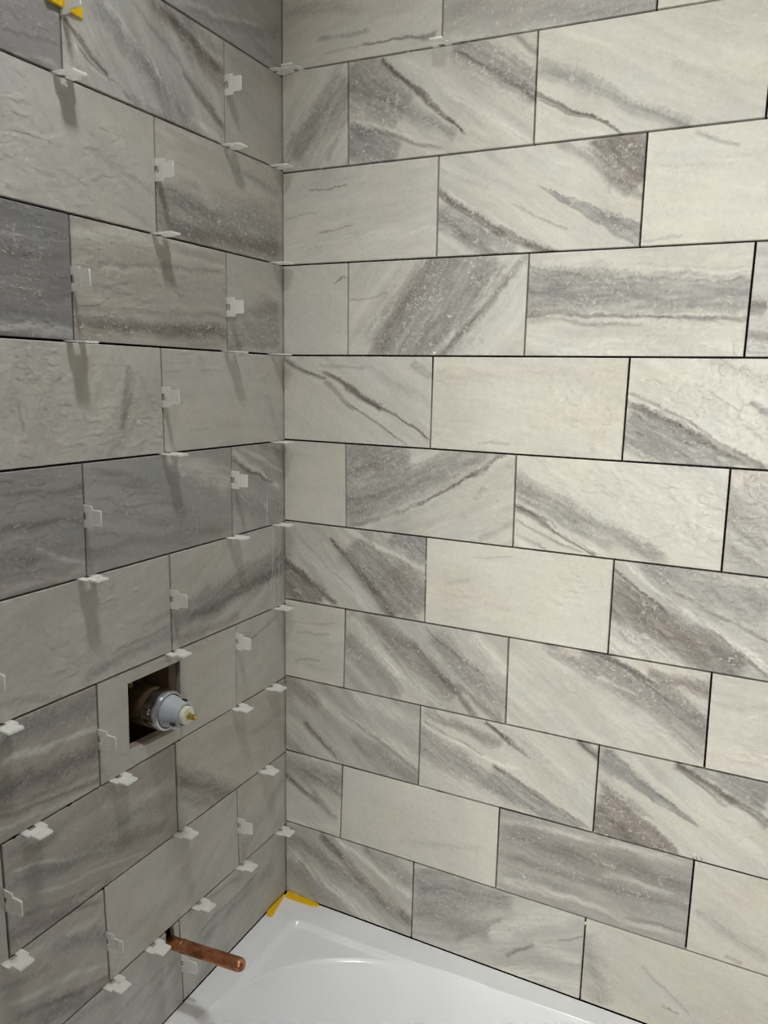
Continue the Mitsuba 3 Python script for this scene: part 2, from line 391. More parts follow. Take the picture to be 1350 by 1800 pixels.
   (-3, 3, 129, 17, 15.4, 12.3, 1, 'l', 0.5),
 ]),
 ('R', 9, 1): (0.1275, 0.4431, [(0.1275, 0.575), (0.443, 0.5735), (0.1311, 0.7303), (0.4431, 0.7306)], 0.1, 0.45, 8, 0.15, 0.1, [
   (124, 32, 290, 72, 9.2, 6.5, 1, 'g', 0.25),
 ]),
 ('R', 9, 2): (0.443, 0.7586, [(0.443, 0.5735), (0.7586, 0.572), (0.4431, 0.7306), (0.7582, 0.7308)], 0.78, 0.6, 8, 0.6, 0.6, [
   (3, 137, 312, 150, 8.8, 7.9, 0.9, 'l', 0.4),
   (9, 117, 315, 111, 24.7, 22.3, 0.9, 'd', 0.55),
   (27, 68, 318, 72, 11.3, 10.2, 1, 'd', 0.5),
   (8, 29, 314, 20, 11.6, 8.4, 0.9, 'l', 0.4),
   (181, 92, 287, 92, 8.5, 7.2, 1, 'l', 0.4),
   (196, 133, 311, 110, 10.7, 10.3, 1, 'b', 0.5),
   (222, 27, 317, 32, 5.3, 5.1, 1, 'd', 0.5),
   (8, 40, 127, 47, 11.3, 10.9, 1, 's', 0.6),
 ]),
 ('R', 9, 3): (0.7582, 1.069, [(0.7586, 0.572), (1.069, 0.5706), (0.7582, 0.7308), (1.069, 0.7311)], 0.08, 0.6, 25, 0.2, 0.15, [
   (11, 77, 113, 25, 10.4, 12.1, 1, 'g', 0.5),
   (54, 12, 79, 7, 5.2, 5.2, 1, 'd', 0.4),
   (18, 139, 85, 113, 16.2, 15.9, 1, 'p', 0.25),
 ]),
 ('R', 10, 0): (0.001, 0.2843, [(0.001, 0.4134), (0.2837, 0.4134), (0.001, 0.5755), (0.2843, 0.5742)], 0.42, 0.4, 40, 0.5, 0.6, [
   (-3, 101, 244, -16, 12.2, 15.8, 0.7, 'l', 0.95),
   (24, 71, 182, -39, 28.0, 27.1, 0.9, 'b', 0.6),
   (-3, 139, 279, 28, 19.3, 16.6, 0.8, 'g', 0.9),
   (84, 153, 180, 85, 10.3, 11.6, 0.8, 'd', 0.85),
   (168, 93, 281, 32, 11.5, 11.2, 0.8, 'd', 0.75),
   (123, 158, 280, 83, 8.5, 9.6, 0.8, 'l', 0.85),
   (179, 158, 279, 118, 19.3, 18.8, 0.9, 'g', 0.8),
   (130, 118, 254, 50, 11.6, 12.7, 1, 'p', 0.5),
   (3, 12, 157, -49, 15.5, 20.9, 1, 'l', 0.4),
   (4, 77, 78, 12, 22.1, 21.8, 1, 'g', 0.6),
 ]),
 ('R', 10, 1): (0.2837, 0.6013, [(0.2837, 0.4134), (0.6013, 0.4134), (0.2843, 0.5742), (0.6011, 0.5728)], 0.4, 0.15, -18, 0.45, 0.4, [
   (5, 110, 191, 139, 52.2, 33.5, 0.9, 's', 0.9),
   (1, 60, 152, 68, 32.4, 30.9, 1, 'd', 0.45),
   (16, 148, 105, 166, 9.3, 9.0, 1, 'd', 0.5),
   (152, 68, 317, 173, 26.4, 20.8, 1, 'l', 0.6),
   (176, 2, 317, 20, 26.0, 24.8, 1, 'l', 0.7),
   (185, 35, 235, 71, 4.0, 4.8, 0.9, 'd', 0.7),
   (278, 99, 316, 121, 2.9, 2.9, 0.9, 'd', 0.6),
   (88, 32, 172, 99, 10.1, 8.8, 1, 'g', 0.8),
   (235, 77, 314, 74, 16.5, 16.1, 1, 'l', 0.5),
 ]),
 ('R', 10, 2): (0.6011, 0.917, [(0.6013, 0.4134), (0.917, 0.4134), (0.6011, 0.5728), (0.917, 0.5713)], 0.1, 1.0, 20, 0.18, 0.1, [
   (-7, 128, 39, 14, 31.5, 27.4, 1, 's', 0.5),
   (97, 103, 171, 49, 4.5, 3.3, 1, 'g', 0.45),
   (132, 43, 159, 39, 3.4, 3.4, 1, 'g', 0.6),
 ]),
 ('L', 0, 0): (-0.008, 0.313, [(-0.008, 1.9634), (0.313, 1.9634), (-0.008, 2.1179), (0.313, 2.1179)], 0.75, 0.1, 15, 0.35, 0.25, [  # left-wall tones are raised: part of this wall's shade sits in the tile colour
   (75, 6, 306, 62, 8.9, 14.0, 1, 's', 0.7),
   (40, 7, 241, 55, 5.8, 6.7, 1, 'l', 0.3),
   (210, 18, 305, 18, 13.9, 12.7, 1, 'g', 0.6),
 ]),
 ('L', 1, 0): (-0.008, 0.1572, [(-0.008, 1.8127), (0.1572, 1.8116), (-0.008, 1.9634), (0.1556, 1.9634)], 0.48, 0.5, 20, 0.15, 0.1, [
   (9, 130, 149, 134, 16.6, 18.4, 1, 'g', 0.25),
 ]),
 ('L', 1, 1): (0.1556, 0.4673, [(0.1572, 1.8116), (0.4673, 1.8096), (0.1556, 1.9634), (0.4644, 1.9634)], 0.45, 0.3, 56, 0.5, 0.3, [
   (73, 112, 200, 31, 8.1, 10.4, 0.7, 'l', 0.7),
   (188, 35, 309, 3, 5.9, 6.5, 0.8, 'l', 0.6),
   (155, 145, 311, 89, 15.5, 21.3, 0.8, 'b', 0.95),
   (176, 143, 305, 103, 10.3, 10.4, 0.9, 'd', 0.8),
   (214, 73, 309, 24, 5.7, 7.5, 0.8, 'd', 0.8),
   (6, 66, 72, 26, 5.5, 3.9, 0.8, 'd', 0.9),
   (28, 40, 106, 6, 3.6, 2.9, 0.8, 'd', 0.75),
   (54, 104, 223, 12, 19.4, 25.1, 0.8, 's', 0.85),
   (11, 44, 96, 10, 3.4, 2.8, 0.8, 'l', 0.5),
   (205, 151, 312, 130, 12.0, 13.1, 1, 'g', 0.7),
   (117, 130, 289, 42, 5.2, 6.1, 1, 'b', 0.5),
   (101, 8, 261, 3, 7.8, 9.0, 1, 'g', 0.6),
 ]),
 ('L', 1, 2): (0.4644, 0.78, [(0.4673, 1.8096), (0.78, 1.8075), (0.4644, 1.9634), (0.78, 1.9634)], 1.12, 0.2, 15, 0.35, 0.4, [
   (230, 23, 315, 36, 3.5, 3.2, 1, 'd', 0.35),
   (243, 5, 305, 14, 3.6, 3.2, 1, 'l', 0.25),
 ]),
 ('L', 2, 0): (-0.008, 0.3154, [(-0.008, 1.6546), (0.3154, 1.6546), (-0.008, 1.8127), (0.3135, 1.8106)], 0.43, 1.2, 6, 0.4, 0.6, [
   (-5, 31, 305, 43, 46.5, 56.5, 0.8, 'g', 1),
   (5, 10, 304, 24, 20.3, 25.3, 0.9, 'd', 0.45),
   (-2, 62, 132, 49, 11.6, 11.1, 1, 'd', 0.35),
   (28, 14, 304, 24, 11.2, 13.7, 1, 'd', 0.5),
   (11, 139, 306, 155, 12.5, 11.7, 1, 'p', 0.25),
   (192, 129, 305, 118, 9.9, 12.9, 1, 's', 0.6),
 ]),
 ('L', 2, 1): (0.3135, 0.6245, [(0.3154, 1.6546), (0.6245, 1.6546), (0.3135, 1.8106), (0.6245, 1.8086)], 0.36, 0.35, 40, 0.2, 0.1, [
   (196, 85, 305, 54, 5.7, 6.4, 1, 'g', 0.3),
   (230, 31, 291, 7, 4.4, 4.6, 1, 'g', 0.35),
   (126, 17, 146, 5, 3.3, 3.3, 1, 'l', 0.5),
 ]),
 ('L', 3, 0): (-0.008, 0.1592, [(-0.008, 1.4986), (0.1592, 1.4995), (-0.008, 1.6546), (0.1592, 1.6546)], 0.43, 0.45, 10, 0.35, 0.5, [
   (-1, 17, 147, 48, 30.9, 48.0, 0.9, 'g', 1),
   (15, 54, 147, 83, 9.0, 13.8, 1, 'd', 0.4),
   (-1, 8, 146, 19, 5.4, 7.9, 1, 'd', 0.4),
 ]),
 ('L', 3, 1): (0.1592, 0.4706, [(0.1592, 1.4995), (0.4706, 1.5011), (0.1592, 1.6546), (0.4683, 1.6546)], 0.62, 1.2, 4, 0.55, 0.7, [
   (4, 135, 307, 165, 13.4, 13.8, 1, 'l', 0.55),
   (24, 101, 299, 121, 4.8, 5.2, 1, 'd', 0.45),
   (1, 26, 311, 29, 11.2, 16.2, 0.9, 'd', 0.8),
   (2, 44, 311, 56, 5.5, 7.1, 1, 'b', 0.5),
   (51, 98, 157, 104, 4.3, 3.9, 1, 'p', 0.5),
   (180, 90, 313, 96, 8.0, 7.1, 1, 'g', 0.5),
   (182, 130, 306, 130, 8.1, 8.9, 1, 'l', 0.3),
 ]),
 ('L', 3, 2): (0.4683, 0.78, [(0.4706, 1.5011), (0.78, 1.5026), (0.4683, 1.6546), (0.78, 1.6546)], 1.2, 0.15, 2, 0.6, 0.6, [
   (213, 117, 312, 120, 3.1, 2.7, 1, 'l', 0.25),
   (211, 95, 311, 100, 5.6, 5.5, 1, 'd', 0.6),
   (209, 74, 309, 76, 3.1, 4.1, 1, 'd', 0.5),
   (208, 52, 308, 55, 5.0, 5.5, 1, 'd', 0.45),
   (204, 13, 309, 14, 10.1, 9.8, 1, 'l', 0.5),
   (204, 5, 249, 4, 3.2, 2.7, 1, 'd', 0.5),
 ]),
 ('L', 4, 0): (-0.008, 0.315, [(-0.008, 1.3433), (0.314, 1.3462), (-0.008, 1.4986), (0.315, 1.5003)], 0.28, 0.55, 5, 0.15, 0.1, [
   (266, 89, 300, 6, 9.9, 10.2, 1, 'g', 0.3),
 ]),
 ('L', 4, 1): (0.314, 0.6245, [(0.314, 1.3462), (0.6245, 1.3489), (0.315, 1.5003), (0.6245, 1.5018)], 0.28, 0.45, -60, 0.3, 0.1, [
   (246, 121, 225, 43, 12.4, 9.3, 0.9, 's', 0.8),
   (249, 90, 232, 56, 5.1, 6.1, 0.9, 'd', 0.4),
   (63, 86, 71, 46, 3.1, 3.1, 1, 'b', 0.45),
   (114, 99, 132, 113, 2.9, 3.0, 1, 'b', 0.4),
   (200, 7, 255, 51, 5.4, 5.6, 1, 'g', 0.3),
   (264, 114, 290, 65, 5.3, 5.4, 1, 'g', 0.3),
   (53, 27, 135, 27, 13.3, 7.2, 1, 'p', 0.35),
 ]),
 ('L', 5, 0): (-0.008, 0.1557, [(-0.008, 1.1907), (0.1557, 1.1922), (-0.008, 1.3433), (0.1546, 1.3448)], 0.75, 0.15, 32, 0.5, 0.5, [
   (2, 149, 140, 65, 7.6, 7.2, 0.8, 'l', 0.6),
   (29, 152, 150, 95, 5.2, 5.7, 0.8, 'l', 0.5),
   (2, 130, 122, 77, 5.0, 5.5, 0.9, 'd', 0.7),
   (79, 153, 154, 127, 8.4, 8.8, 0.9, 'b', 0.6),
   (3, 62, 149, 20, 25.1, 27.8, 0.9, 's', 0.7),
   (103, 59, 99, -14, 2.7, 2.7, 1, 'l', 0.6),
 ]),
 ('L', 5, 1): (0.1546, 0.4705, [(0.1557, 1.1922), (0.4705, 1.1951), (0.1546, 1.3448), (0.4683, 1.3475)], 0.82, 0.1, 12, 0.35, 0.5, [
   (156, 152, 311, 91, 20.8, 33.4, 1, 'l', 0.55),
   (35, 139, 203, 59, 14.1, 16.3, 1, 's', 0.7),
   (-1, 37, 301, 15, 10.8, 11.8, 1, 'd', 0.4),
   (52, 83, 202, 32, 14.1, 12.4, 1, 's', 0.6),
   (16, 149, 119, 114, 6.0, 6.6, 1, 'd', 0.3),
 ]),
 ('L', 5, 2): (0.4683, 0.78, [(0.4705, 1.1951), (0.78, 1.1979), (0.4683, 1.3475), (0.78, 1.3502)], 0.98, 0.35, -6, 0.55, 0.5, [
   (189, 126, 314, 121, 4.7, 5.3, 1, 'd', 0.5),
   (186, 87, 312, 80, 6.8, 6.9, 1, 'd', 0.5),
   (183, 50, 309, 38, 4.1, 4.6, 1, 'b', 0.6),
   (180, 13, 307, 11, 8.4, 9.5, 1, 'p', 0.45),
   (231, 57, 308, 19, 5.5, 6.0, 1, 'l', 0.4),
 ]),
 ('L', 6, 0): (-0.008, 0.312, [(-0.008, 1.0304), (0.312, 1.0378), (-0.008, 1.1907), (0.3114, 1.1937)], 0.35, 0.35, -28, 0.35, 0.4, [
   (-2, 50, 314, 86, 28.8, 33.0, 0.7, 'g', 0.95),
   (37, 48, 304, 72, 10.5, 11.3, 0.9, 'd', 0.7),
   (-3, 25, 170, 15, 9.7, 9.8, 1, 'b', 0.6),
   (59, 66, 305, 116, 6.7, 6.5, 1, 's', 0.5),
   (277, 153, 271, 13, 2.8, 2.8, 1, 'l', 0.5),
   (299, 144, 294, 18, 2.9, 2.9, 1, 'l', 0.6),
   (283, 76, 279, 11, 2.3, 2.3, 1, 'l', 0.6),
 ]),
 ('L', 6, 1): (0.3114, 0.6245, [(0.312, 1.0378), (0.6245, 1.045), (0.3114, 1.1937), (0.6245, 1.1965)], 0.33, 0.4, -20, 0.22, 0.15, [
   (142, 21, 314, 33, 8.9, 14.3, 1, 's', 0.6),
   (194, 36, 311, 47, 3.7, 5.1, 1, 'd', 0.4),
   (13, 32, 103, 7, 7.0, 6.1, 1, 'b', 0.35),
   (251, 61, 312, 65, 4.8, 6.0, 1, 's', 0.5),
 ]),
 ('L', 7, 0): (-0.008, 0.1527, [(-0.008, 0.88), (0.1527, 0.8832), (-0.008, 1.0304), (0.1504, 1.0341)], 0.33, 0.45, -25, 0.2, 0.1, [
   (40, 109, 106, 127, 2.3, 2.3, 0.9, 'd', 0.6),
   (97, 126, 154, 135, 5.5, 4.2, 1, 'g', 0.5),
   (9, 108, 43, 110, 1.8, 1.9, 0.9, 'd', 0.4),
 ]),
 ('L', 7, 1): (0.1504, 0.4659, [(0.1527, 0.8832), (0.4659, 0.8893), (0.1504, 1.0341), (0.4637, 1.0413)], 0.28, 0.45, -10, 0.15, 0.1, [
   (176, 143, 315, 138, 8.1, 8.9, 1, 'g', 0.2),
 ]),
 ('L', 7, 2): (0.4637, 0.78, [(0.4659, 0.8893), (0.78, 0.8955), (0.4637, 1.0413), (0.78, 1.0485)], 0.66, 1.2, -20, 0.45, 0.5, [
   (163, 106, 314, 89, 6.2, 5.3, 0.9, 'l', 0.8),
   (165, 138, 315, 126, 19.8, 21.0, 0.8, 's', 0.85),
   (159, 63, 312, 51, 24.0, 22.0, 1, 'b', 0.9),
   (160, 70, 312, 55, 15.8, 16.3, 1, 'd', 0.6),
   (158, 48, 311, 30, 6.3, 7.3, 1, 'b', 0.7),
   (157, 37, 313, 12, 4.7, 5.4, 1, 'd', 0.6),
   (156, 23, 307, 2, 4.8, 4.6, 1, 'l', 0.4),
   (161, 84, 209, 79, 7.8, 6.5, 1, 'b', 0.6),
 ]),
 ('L', 8, 0): (-0.008, 0.3123, [(-0.008, 0.7229), (0.3122, 0.7293), (-0.008, 0.88), (0.3123, 0.8863)], 0.38, 1.2, 8, 0.25, 0.3, [
   (-6, 113, 161, -26, 25.1, 26.8, 0.9, 'b', 0.9),
   (1, 70, 128, -20, 13.5, 9.3, 1, 'g', 0.7),
   (6, 92, 83, 42, 6.8, 7.3, 1, 'd', 0.5),
   (199, 91, 312, 89, 10.7, 11.4, 1, 'g', 0.3),
 ]),
 ('L', 8, 1): (0.3122, 0.6244, [(0.3122, 0.7293), (0.6243, 0.7355), (0.3123, 0.8863), (0.6244, 0.8925)], 0.72, 1.2, -8, 0.45, 0.45, [
   (11, 122, 177, 54, 5.1, 5.1, 1, 'l', 0.55),
   (6, 102, 283, 30, 12.8, 18.3, 1, 'd', 0.55),
   (-3, 37, 172, -17, 19.4, 18.9, 1, 'b', 0.9),
   (0, 82, 232, 11, 3.9, 3.9, 1, 'l', 0.35),
   (22, 50, 174, 5, 5.7, 5.6, 1, 'd', 0.55),
   (159, 127, 311, 84, 17.5, 13.9, 1, 'l', 0.25),
   (6, 149, 81, 128, 9.2, 8.3, 1, 'b', 0.7),
   (4, 31, 92, 11, 10.2, 9.2, 1, 'b', 0.7),
   (127, 93, 311, 65, 13.1, 15.2, 1, 's', 0.5),
   (111, 15, 158, 11, 6.1, 5.3, 1, 'p', 0.5),
 ]),
 ('L', 8, 2): (0.6243, 0.937, [(0.6243, 0.7355), (0.937, 0.7417), (0.6244, 0.8925), (0.937, 0.8986)], 0.43, 0.5, -5, 0.2, 0.1, [
 ]),
 ('L', 9, 0): (-0.008, 0.1552, [(-0.008, 0.5655), (0.1523, 0.5688), (-0.008, 0.7229), (0.1552, 0.7261)], 0.38, 0.35, -40, 0.25, 0.15, [
   (2, 30, 153, 101, 15.6, 16.9, 1, 'g', 0.35),
 ]),
 ('L', 9, 1): (0.1523, 0.4696, [(0.1523, 0.5688), (0.4677, 0.5754), (0.1552, 0.7261), (0.4696, 0.7324)], 0.35, 0.55, -35, 0.2, 0.12, [
   (13, 62, 162, 47, 13.7, 15.4, 1, 'g', 0.25),
   (98, 100, 284, 91, 17.1, 19.4, 1, 'p', 0.25),
 ]),
 ('L', 9, 2): (0.4677, 0.78, [(0.4677, 0.5754), (0.78, 0.5818), (0.4696, 0.7324), (0.78, 0.7386)], 0.6, 1.2, -22, 0.45, 0.4, [
   (157, 146, 308, 113, 10.5, 12.1, 1, 'l', 0.45),
   (216, 126, 314, 81, 14.4, 15.8, 0.9, 's', 0.8),
   (153, 96, 311, 36, 6.6, 6.7, 1, 'l', 0.5),
   (183, 41, 308, -5, 21.1, 17.7, 1, 'd', 0.65),
   (159, 70, 268, 23, 7.3, 7.2, 1, 'd', 0.75),
   (202, 51, 309, 13, 4.5, 4.9, 1, 'd', 0.6),
   (247, 160, 307, 142, 6.2, 5.6, 1, 'd', 0.6),
   (139, 128, 214, 102, 6.5, 7.0, 1, 'b', 0.6),
 ]),
 ('L', 10, 0): (-0.008, 0.3167, [(-0.008, 0.4134), (0.3121, 0.4134), (-0.008, 0.5655), (0.3167, 0.5722)], 0.45, 0.25, -40, 0.3, 0.2, [
   (18, 78, 273, 90, 15.5, 18.2, 1, 's', 0.6),
   (48, 100, 215, 102, 4.6, 5.1, 1, 'd', 0.5),
   (21, 162, 162, 130, 9.6, 8.0, 1, 'd', 0.35),
   (30, 13, 125, 20, 10.0, 10.6, 1, 'g', 0.4),
 ]),
 ('L', 10, 1): (0.3121, 0.6245, [(0.3121, 0.4134), (0.6245, 0.4134), (0.3167, 0.5722), (0.6245, 0.5786)], 0.43, 0.4, -35, 0.25, 0.15, [
   (206, 68, 306, 93, 9.3, 10.0, 1, 's', 0.45),
   (80, 157, 163, 134, 10.0, 8.6, 1, 's', 0.5),
   (160, 97, 285, 99, 4.0, 4.4, 1, 'g', 0.5),
 ]),
}

# tiles of the courses beside and above the picture, so that the walls go on
_r = np.random.default_rng(21)


def extra(wall, row, n, a, b, zb, zt):
    if (wall, row, n) in TILES:
        return
    th = float(_r.choice([-30, 5, 33, 40]))
    veins = []
    for i in range(3):
        x = float(_r.uniform(-40, 260))
        veins.append((x, 160, x + 150 / math.tan(math.radians(abs(th) + 12)), -5, float(_r.uniform(3, 14)), float(_r.uniform(3, 14)), .9, str(_r.choice(list('gdbl'))), .7))
    near = TILES.get((wall, row, n - 1))
    if near:                                   # carry the course lines on
        (x0, zb0), (x1, zb), (_, zt0), (_, zt) = near[2]
        a, kb, kt = x1, (zb - zb0) / (x1 - x0), (zt - zt0) / (x1 - x0)
    else:
        kb = kt = 0.0
    L_ = max(b - a, .05)
    b = a + L_
    TILES[wall, row, n] = (a, b, [(a, zb), (b, zb + kb * L_), (a, zt), (b, zt + kt * L_)], float(_r.uniform(.1, .5)), .4, th, .35, .3, veins)


for row in range(-2, 11):
    zt = 1.5 + 0.4632 + 0.1545 - row * 0.1545
    zb = zt - 0.1545
    if row == 10:
        zb = 0.4134
    odd = row % 2
    for n, a, b in ([(0, .001, .1318), (1, .1318, .4444), (2, .4444, .757), (3, .757, 1.069), (4, 1.069, 1.381)] if odd else
                    [(0, .001, .2918), (1, .2918, .6045), (2, .6045, .917), (3, .917, 1.2295)]):
        aa = TILES[('R', row, n - 1)][1] if ('R', row, n - 1) in TILES else a
        extra('R', row, n, aa, max(b, aa + .1), zb, zt)
    for n, a, b in ([(0, -.008, .1545), (1, .1545, .4672), (2, .4672, .78)] if odd else
                    [(0, -.008, .313), (1, .313, .6245), (2, .6245, .78)]):
        extra('L', row, n, a, b, zb, zt)

# ------------------------------------------------------------------ tile material
KIND = {'g': srgb(149, 146, 141), 's': srgb(143, 142, 138), 'b': srgb(139, 132, 125), 'd': srgb(110, 103, 98), 'l': srgb(208, 206, 197),
        'p': srgb(198, 187, 178), 'k': srgb(50, 48, 50)}
ORDER = sorted(TILES)
NS = 14
NP = 14
P = np.zeros((len(ORDER), NS, NP), np.float32)
P[:, :, 2] = 1.0
P[:, :, 4:6] = 0.001
P[:, :, 6] = 0.5
Q = np.zeros((len(ORDER), 10), np.float32)
for i, k in enumerate(ORDER):
    a, b, quad, tone, warm, th, gr, sp, veins = TILES[k]
    tone = tone + .10 * min(1.0, tone / .08) * (1 - tone)
    light = np.array(srgb(205, 203, 194)) * (1 - 0.5 * warm) + 0.5 * warm * np.array(srgb(206, 199, 185))
    dark = np.array(srgb(146, 145, 143)) * (1 - 0.4 * warm) + 0.4 * warm * np.array(srgb(150, 138, 127))
    base = light * (1 - tone) + dark * tone
    Q[i] = [*base, math.cos(math.radians(th)), -math.sin(math.radians(th)), gr, sp, float(_r.uniform(0, 50)), tone, 0]
    for j, v in enumerate(veins[:NS]):
        x0, y0, x1, y1, w0, w1, soft, kd, stg = v
        d = np.array([x1 - x0, y1 - y0]) / 1000.0
        ln = np.linalg.norm(d)
        P[i, j] = [x0 / 1000, y0 / 1000, d[0] / ln, d[1] / ln, ln, max(w0, .4) / 1000, max(w1, .4) / 1000, soft, stg, *KIND[kd], 0 if kd == 'k' else 1, j]
P_FLAT, Q_FLAT = mi.Float(P.ravel()), mi.Float(Q.ravel())
SC = 0.45


def local(uv):
    i = dr.floor(uv.x)
    return mi.UInt32(i), (uv.x - i - 0.05) * SC, (uv.y - 0.05) * SC


def flecks(s, t, o, sp):
    """Small raised chips and curled scratches pressed into the glaze: 0 to 1."""
    d1, _, w = voronoi(s * 105 + noise(s * 260 + o, t * 260) * 0.5 + o * 3, t * 105 + noise(s * 260, t * 260 + o) * 0.5)
    chips = smoothstep(0.08 + 0.16 * w, 0.03, d1) * dr.select(w < 0.16 + 0.40 * sp, 1.0, 0.0)
    n2 = noise(s * 150 + o, t * 150 + 31)
    patch = smoothstep(0.70, 0.78, noise(s * 140 + o * 2, t * 140 + 7))
    curl = smoothstep(0.060, 0.020, dr.abs(n2 - 0.5)) * patch
    grit = smoothstep(0.66, 0.78, fbm(s * 230 + o, t * 330, 3.0, 2)) * smoothstep(0.52, 0.68, noise(s * 36, t * 50 + o))
    return dr.clip(chips + 0.9 * curl + 0.7 * grit, 0, 1)


def tile_color(p, n, uv):
    i, s, t = local(uv)
    q = [dr.gather(mi.Float, Q_FLAT, i * 10 + k) for k in range(9)]
    o = q[7]
    f1 = fbm(s * 22 + o, t * 22, 3.3, 3) - 0.5
    f2 = fbm(s * 22, t * 22 + o, 9.1, 3) - 0.5
    f3 = noise(s * 150 + o, t * 150) - 0.5
    f4 = fbm(s * 320, t * 320 + o, 4.0, 2) - 0.5
    ws, wt = s + f1 * 0.015 + f3 * 0.0025 + f4 * 0.0018, t + f2 * 0.015 - f3 * 0.0025 + f4 * 0.0018
    # grain along the tile's own direction
    along, across = ws * q[3] + wt * q[4], -ws * q[4] + wt * q[3]
    g1 = fbm(across * 75 + o, along * 9, 1.0, 3) - 0.5
    g2 = fbm(across * 300 + o, along * 30, 5.0, 2) - 0.5
    cl = fbm(s * 12 + o, t * 12 + 4, 2.0, 3) - 0.5
    c = mi.Color3f(q[0], q[1], q[2]) * (1 + q[5] * (0.70 * g1 + 0.26 * g2) + 0.16 * cl + 0.05 * f3 + 0.10 * f4)
    warmth = fbm(s * 16 + 5 + o, t * 16, 6.0, 2) - 0.5
    c = c * mi.Color3f(1 + 0.06 * warmth, 1.0, 1 - 0.06 * warmth)
    dk = mi.Float(0.0)
    for j in range(NS):
        v = [dr.gather(mi.Float, P_FLAT, (i * NS + j) * NP + k) for k in range(13)]
        dx, dy = ws - v[0], wt - v[1]
        al = dx * v[2] + dy * v[3]
        pe = -dx * v[3] + dy * v[2]
        u = al / v[4]
        w = dr.lerp(v[5], v[6], dr.clip(u, 0, 1))
        nz = fbm(pe * 150 + o + 13 * j, al * 34, 2.0, 3)
        e = dr.abs(pe) / w + ((nz - 0.5) * 0.9 + f4 * 0.25) * v[12]
        m = 1 - smoothstep(0.95 - v[7], 1.25, e)
        m *= smoothstep(-0.06, 0.05, u) * (1 - smoothstep(0.95, 1.06, u))
        m = dr.clip(m * v[8] * (1 + (nz - 0.5) * 1.1 * v[12]), 0, 1)
        col = mi.Color3f(v[9], v[10], v[11]) * (1 + (g1 * 0.50 + g2 * 0.40 + f4 * 0.35) * v[12])
        c = c * (1 - m) + col * m
        dk = dr.maximum(dk * (1 - 0.6 * m), m * v[12] * dr.select(v[9] < 0.35, 1.0, 0.0))
    fl = flecks(s, t, o, q[6])
    a = fl * dr.clip(q[6] * (0.35 + 0.70 * dr.minimum(q[8], 0.6) + 0.95 * dk), 0, 1) * 0.85
    c = c * (1 - a) + mi.Color3f(0.62, 0.59, 0.54) * a
    return mi.Color3f(dr.clip(c.x, 0.02, 0.85), dr.clip(c.y, 0.02, 0.85), dr.clip(c.z, 0.02, 0.85))


def tile_relief(p, n, uv):
    i, s, t = local(uv)
    sp = dr.gather(mi.Float, Q_FLAT, i * 10 + 6)
    o = dr.gather(mi.Float, Q_FLAT, i * 10 + 7)
    h = fbm(s * 38 + o, t * 60, 1.0, 3) * 0.32 + fbm(s * 120 + o, t * 190, 4.0, 3) * 0.28 + smoothstep(0.62, 0.75, fbm(s * 70, t * 110 + o, 8.0, 2)) * 0.22
    return h + 0.30 * flecks(s, t, o, sp) * (0.35 + 0.65 * sp)


scene['tile_plain'] = {'type': 'principled', 'base_color': mikit.proc(tile_color), 'roughness': 0.42, 'specular': 0.36}
scene['tile_glaze'] = {'type': 'bumpmap', 'arbitrary': mikit.proc(tile_relief, 6e-4), 'scale': 0.0026, 'bsdf': {'type': 'ref', 'id': 'tile_plain'}}


def speckle(base, amount, f=60.0, k=0):
    base = mi.Color3f(*base)
    return mikit.proc(lambda p, n, uv: base * (1 + amount * (fbm(p.x * f + k, p.y * f, p.z * f, 3) - 0.5) * 2))


def simple_bump(name, inner, fn, scale):
    scene[name] = {'type': 'bumpmap', 'arbitrary': mikit.proc(fn, 5e-4), 'scale': scale, 'bsdf': {'type': 'ref', 'id': inner}}
    return name


plain('thinset', speckle(srgb(27, 25, 23), 0.35), 0.95, spec=0.1)
plain('wall_paint', speckle(srgb(84, 86, 90), 0.03, 6), 0.7, spec=0.3)
plain('blocker_paint', speckle(srgb(205, 205, 204), 0.03, 6), 0.7, spec=0.3)  # paint of the added blocking wall, pale to bounce light onto the clips
plain('ceiling_paint', speckle(srgb(178, 178, 178), 0.03, 6), 0.8, spec=0.2)
plain('floor_stone', speckle(srgb(96, 94, 92), 0.2, 15), 0.6)
plain('tub_acrylic', srgb(240, 241, 243), 0.16, spec=0.5, clearcoat=0.5, clearcoat_gloss=0.9)
scene['clip_plastic'] = {'type': 'principledthin', 'base_color': speckle(srgb(247, 247, 243), 0.04, 150), 'roughness': 0.45, 'diff_trans': 0.9, 'spec_trans': 0.0, 'eta': 1.4}
plain('wedge_plastic', speckle(srgb(232, 186, 10), 0.06, 120), 0.42, spec=0.4)
plain('mortar', speckle(srgb(215, 208, 195), 0.15, 300), 0.95, spec=0.1)
plain('stud_wood', mikit.proc(lambda p, n, uv: mix(srgb(96, 76, 58), srgb(136, 110, 84), fbm(p.x * 220, p.y * 220, p.z * 14, 3))), 0.85, spec=0.2)
plain('board_edge', mikit.proc(lambda p, n, uv: mix(srgb(132, 116, 100), srgb(178, 160, 140), fbm(p.x * 500, p.y * 90, p.z * 25, 3))), 0.9, spec=0.1)
plain('chrome', speckle(srgb(196, 196, 200), 0.10, 200), 0.22, 1.0)
plain('valve_bronze', speckle(srgb(122, 100, 74), 0.30, 90), 0.42, 0.7)
plain('brass', speckle(srgb(196, 172, 98), 0.12, 200), 0.30, 1.0)
plain('cap_grey', speckle(srgb(178, 180, 188), 0.04, 200), 0.38)
plain('knob_white', speckle(srgb(226, 226, 206), 0.04, 200), 0.40)
plain('rubber_and_slot_shade', srgb(34, 33, 34), 0.6)  # rubber of the seal, and the painted shade in the cap slots


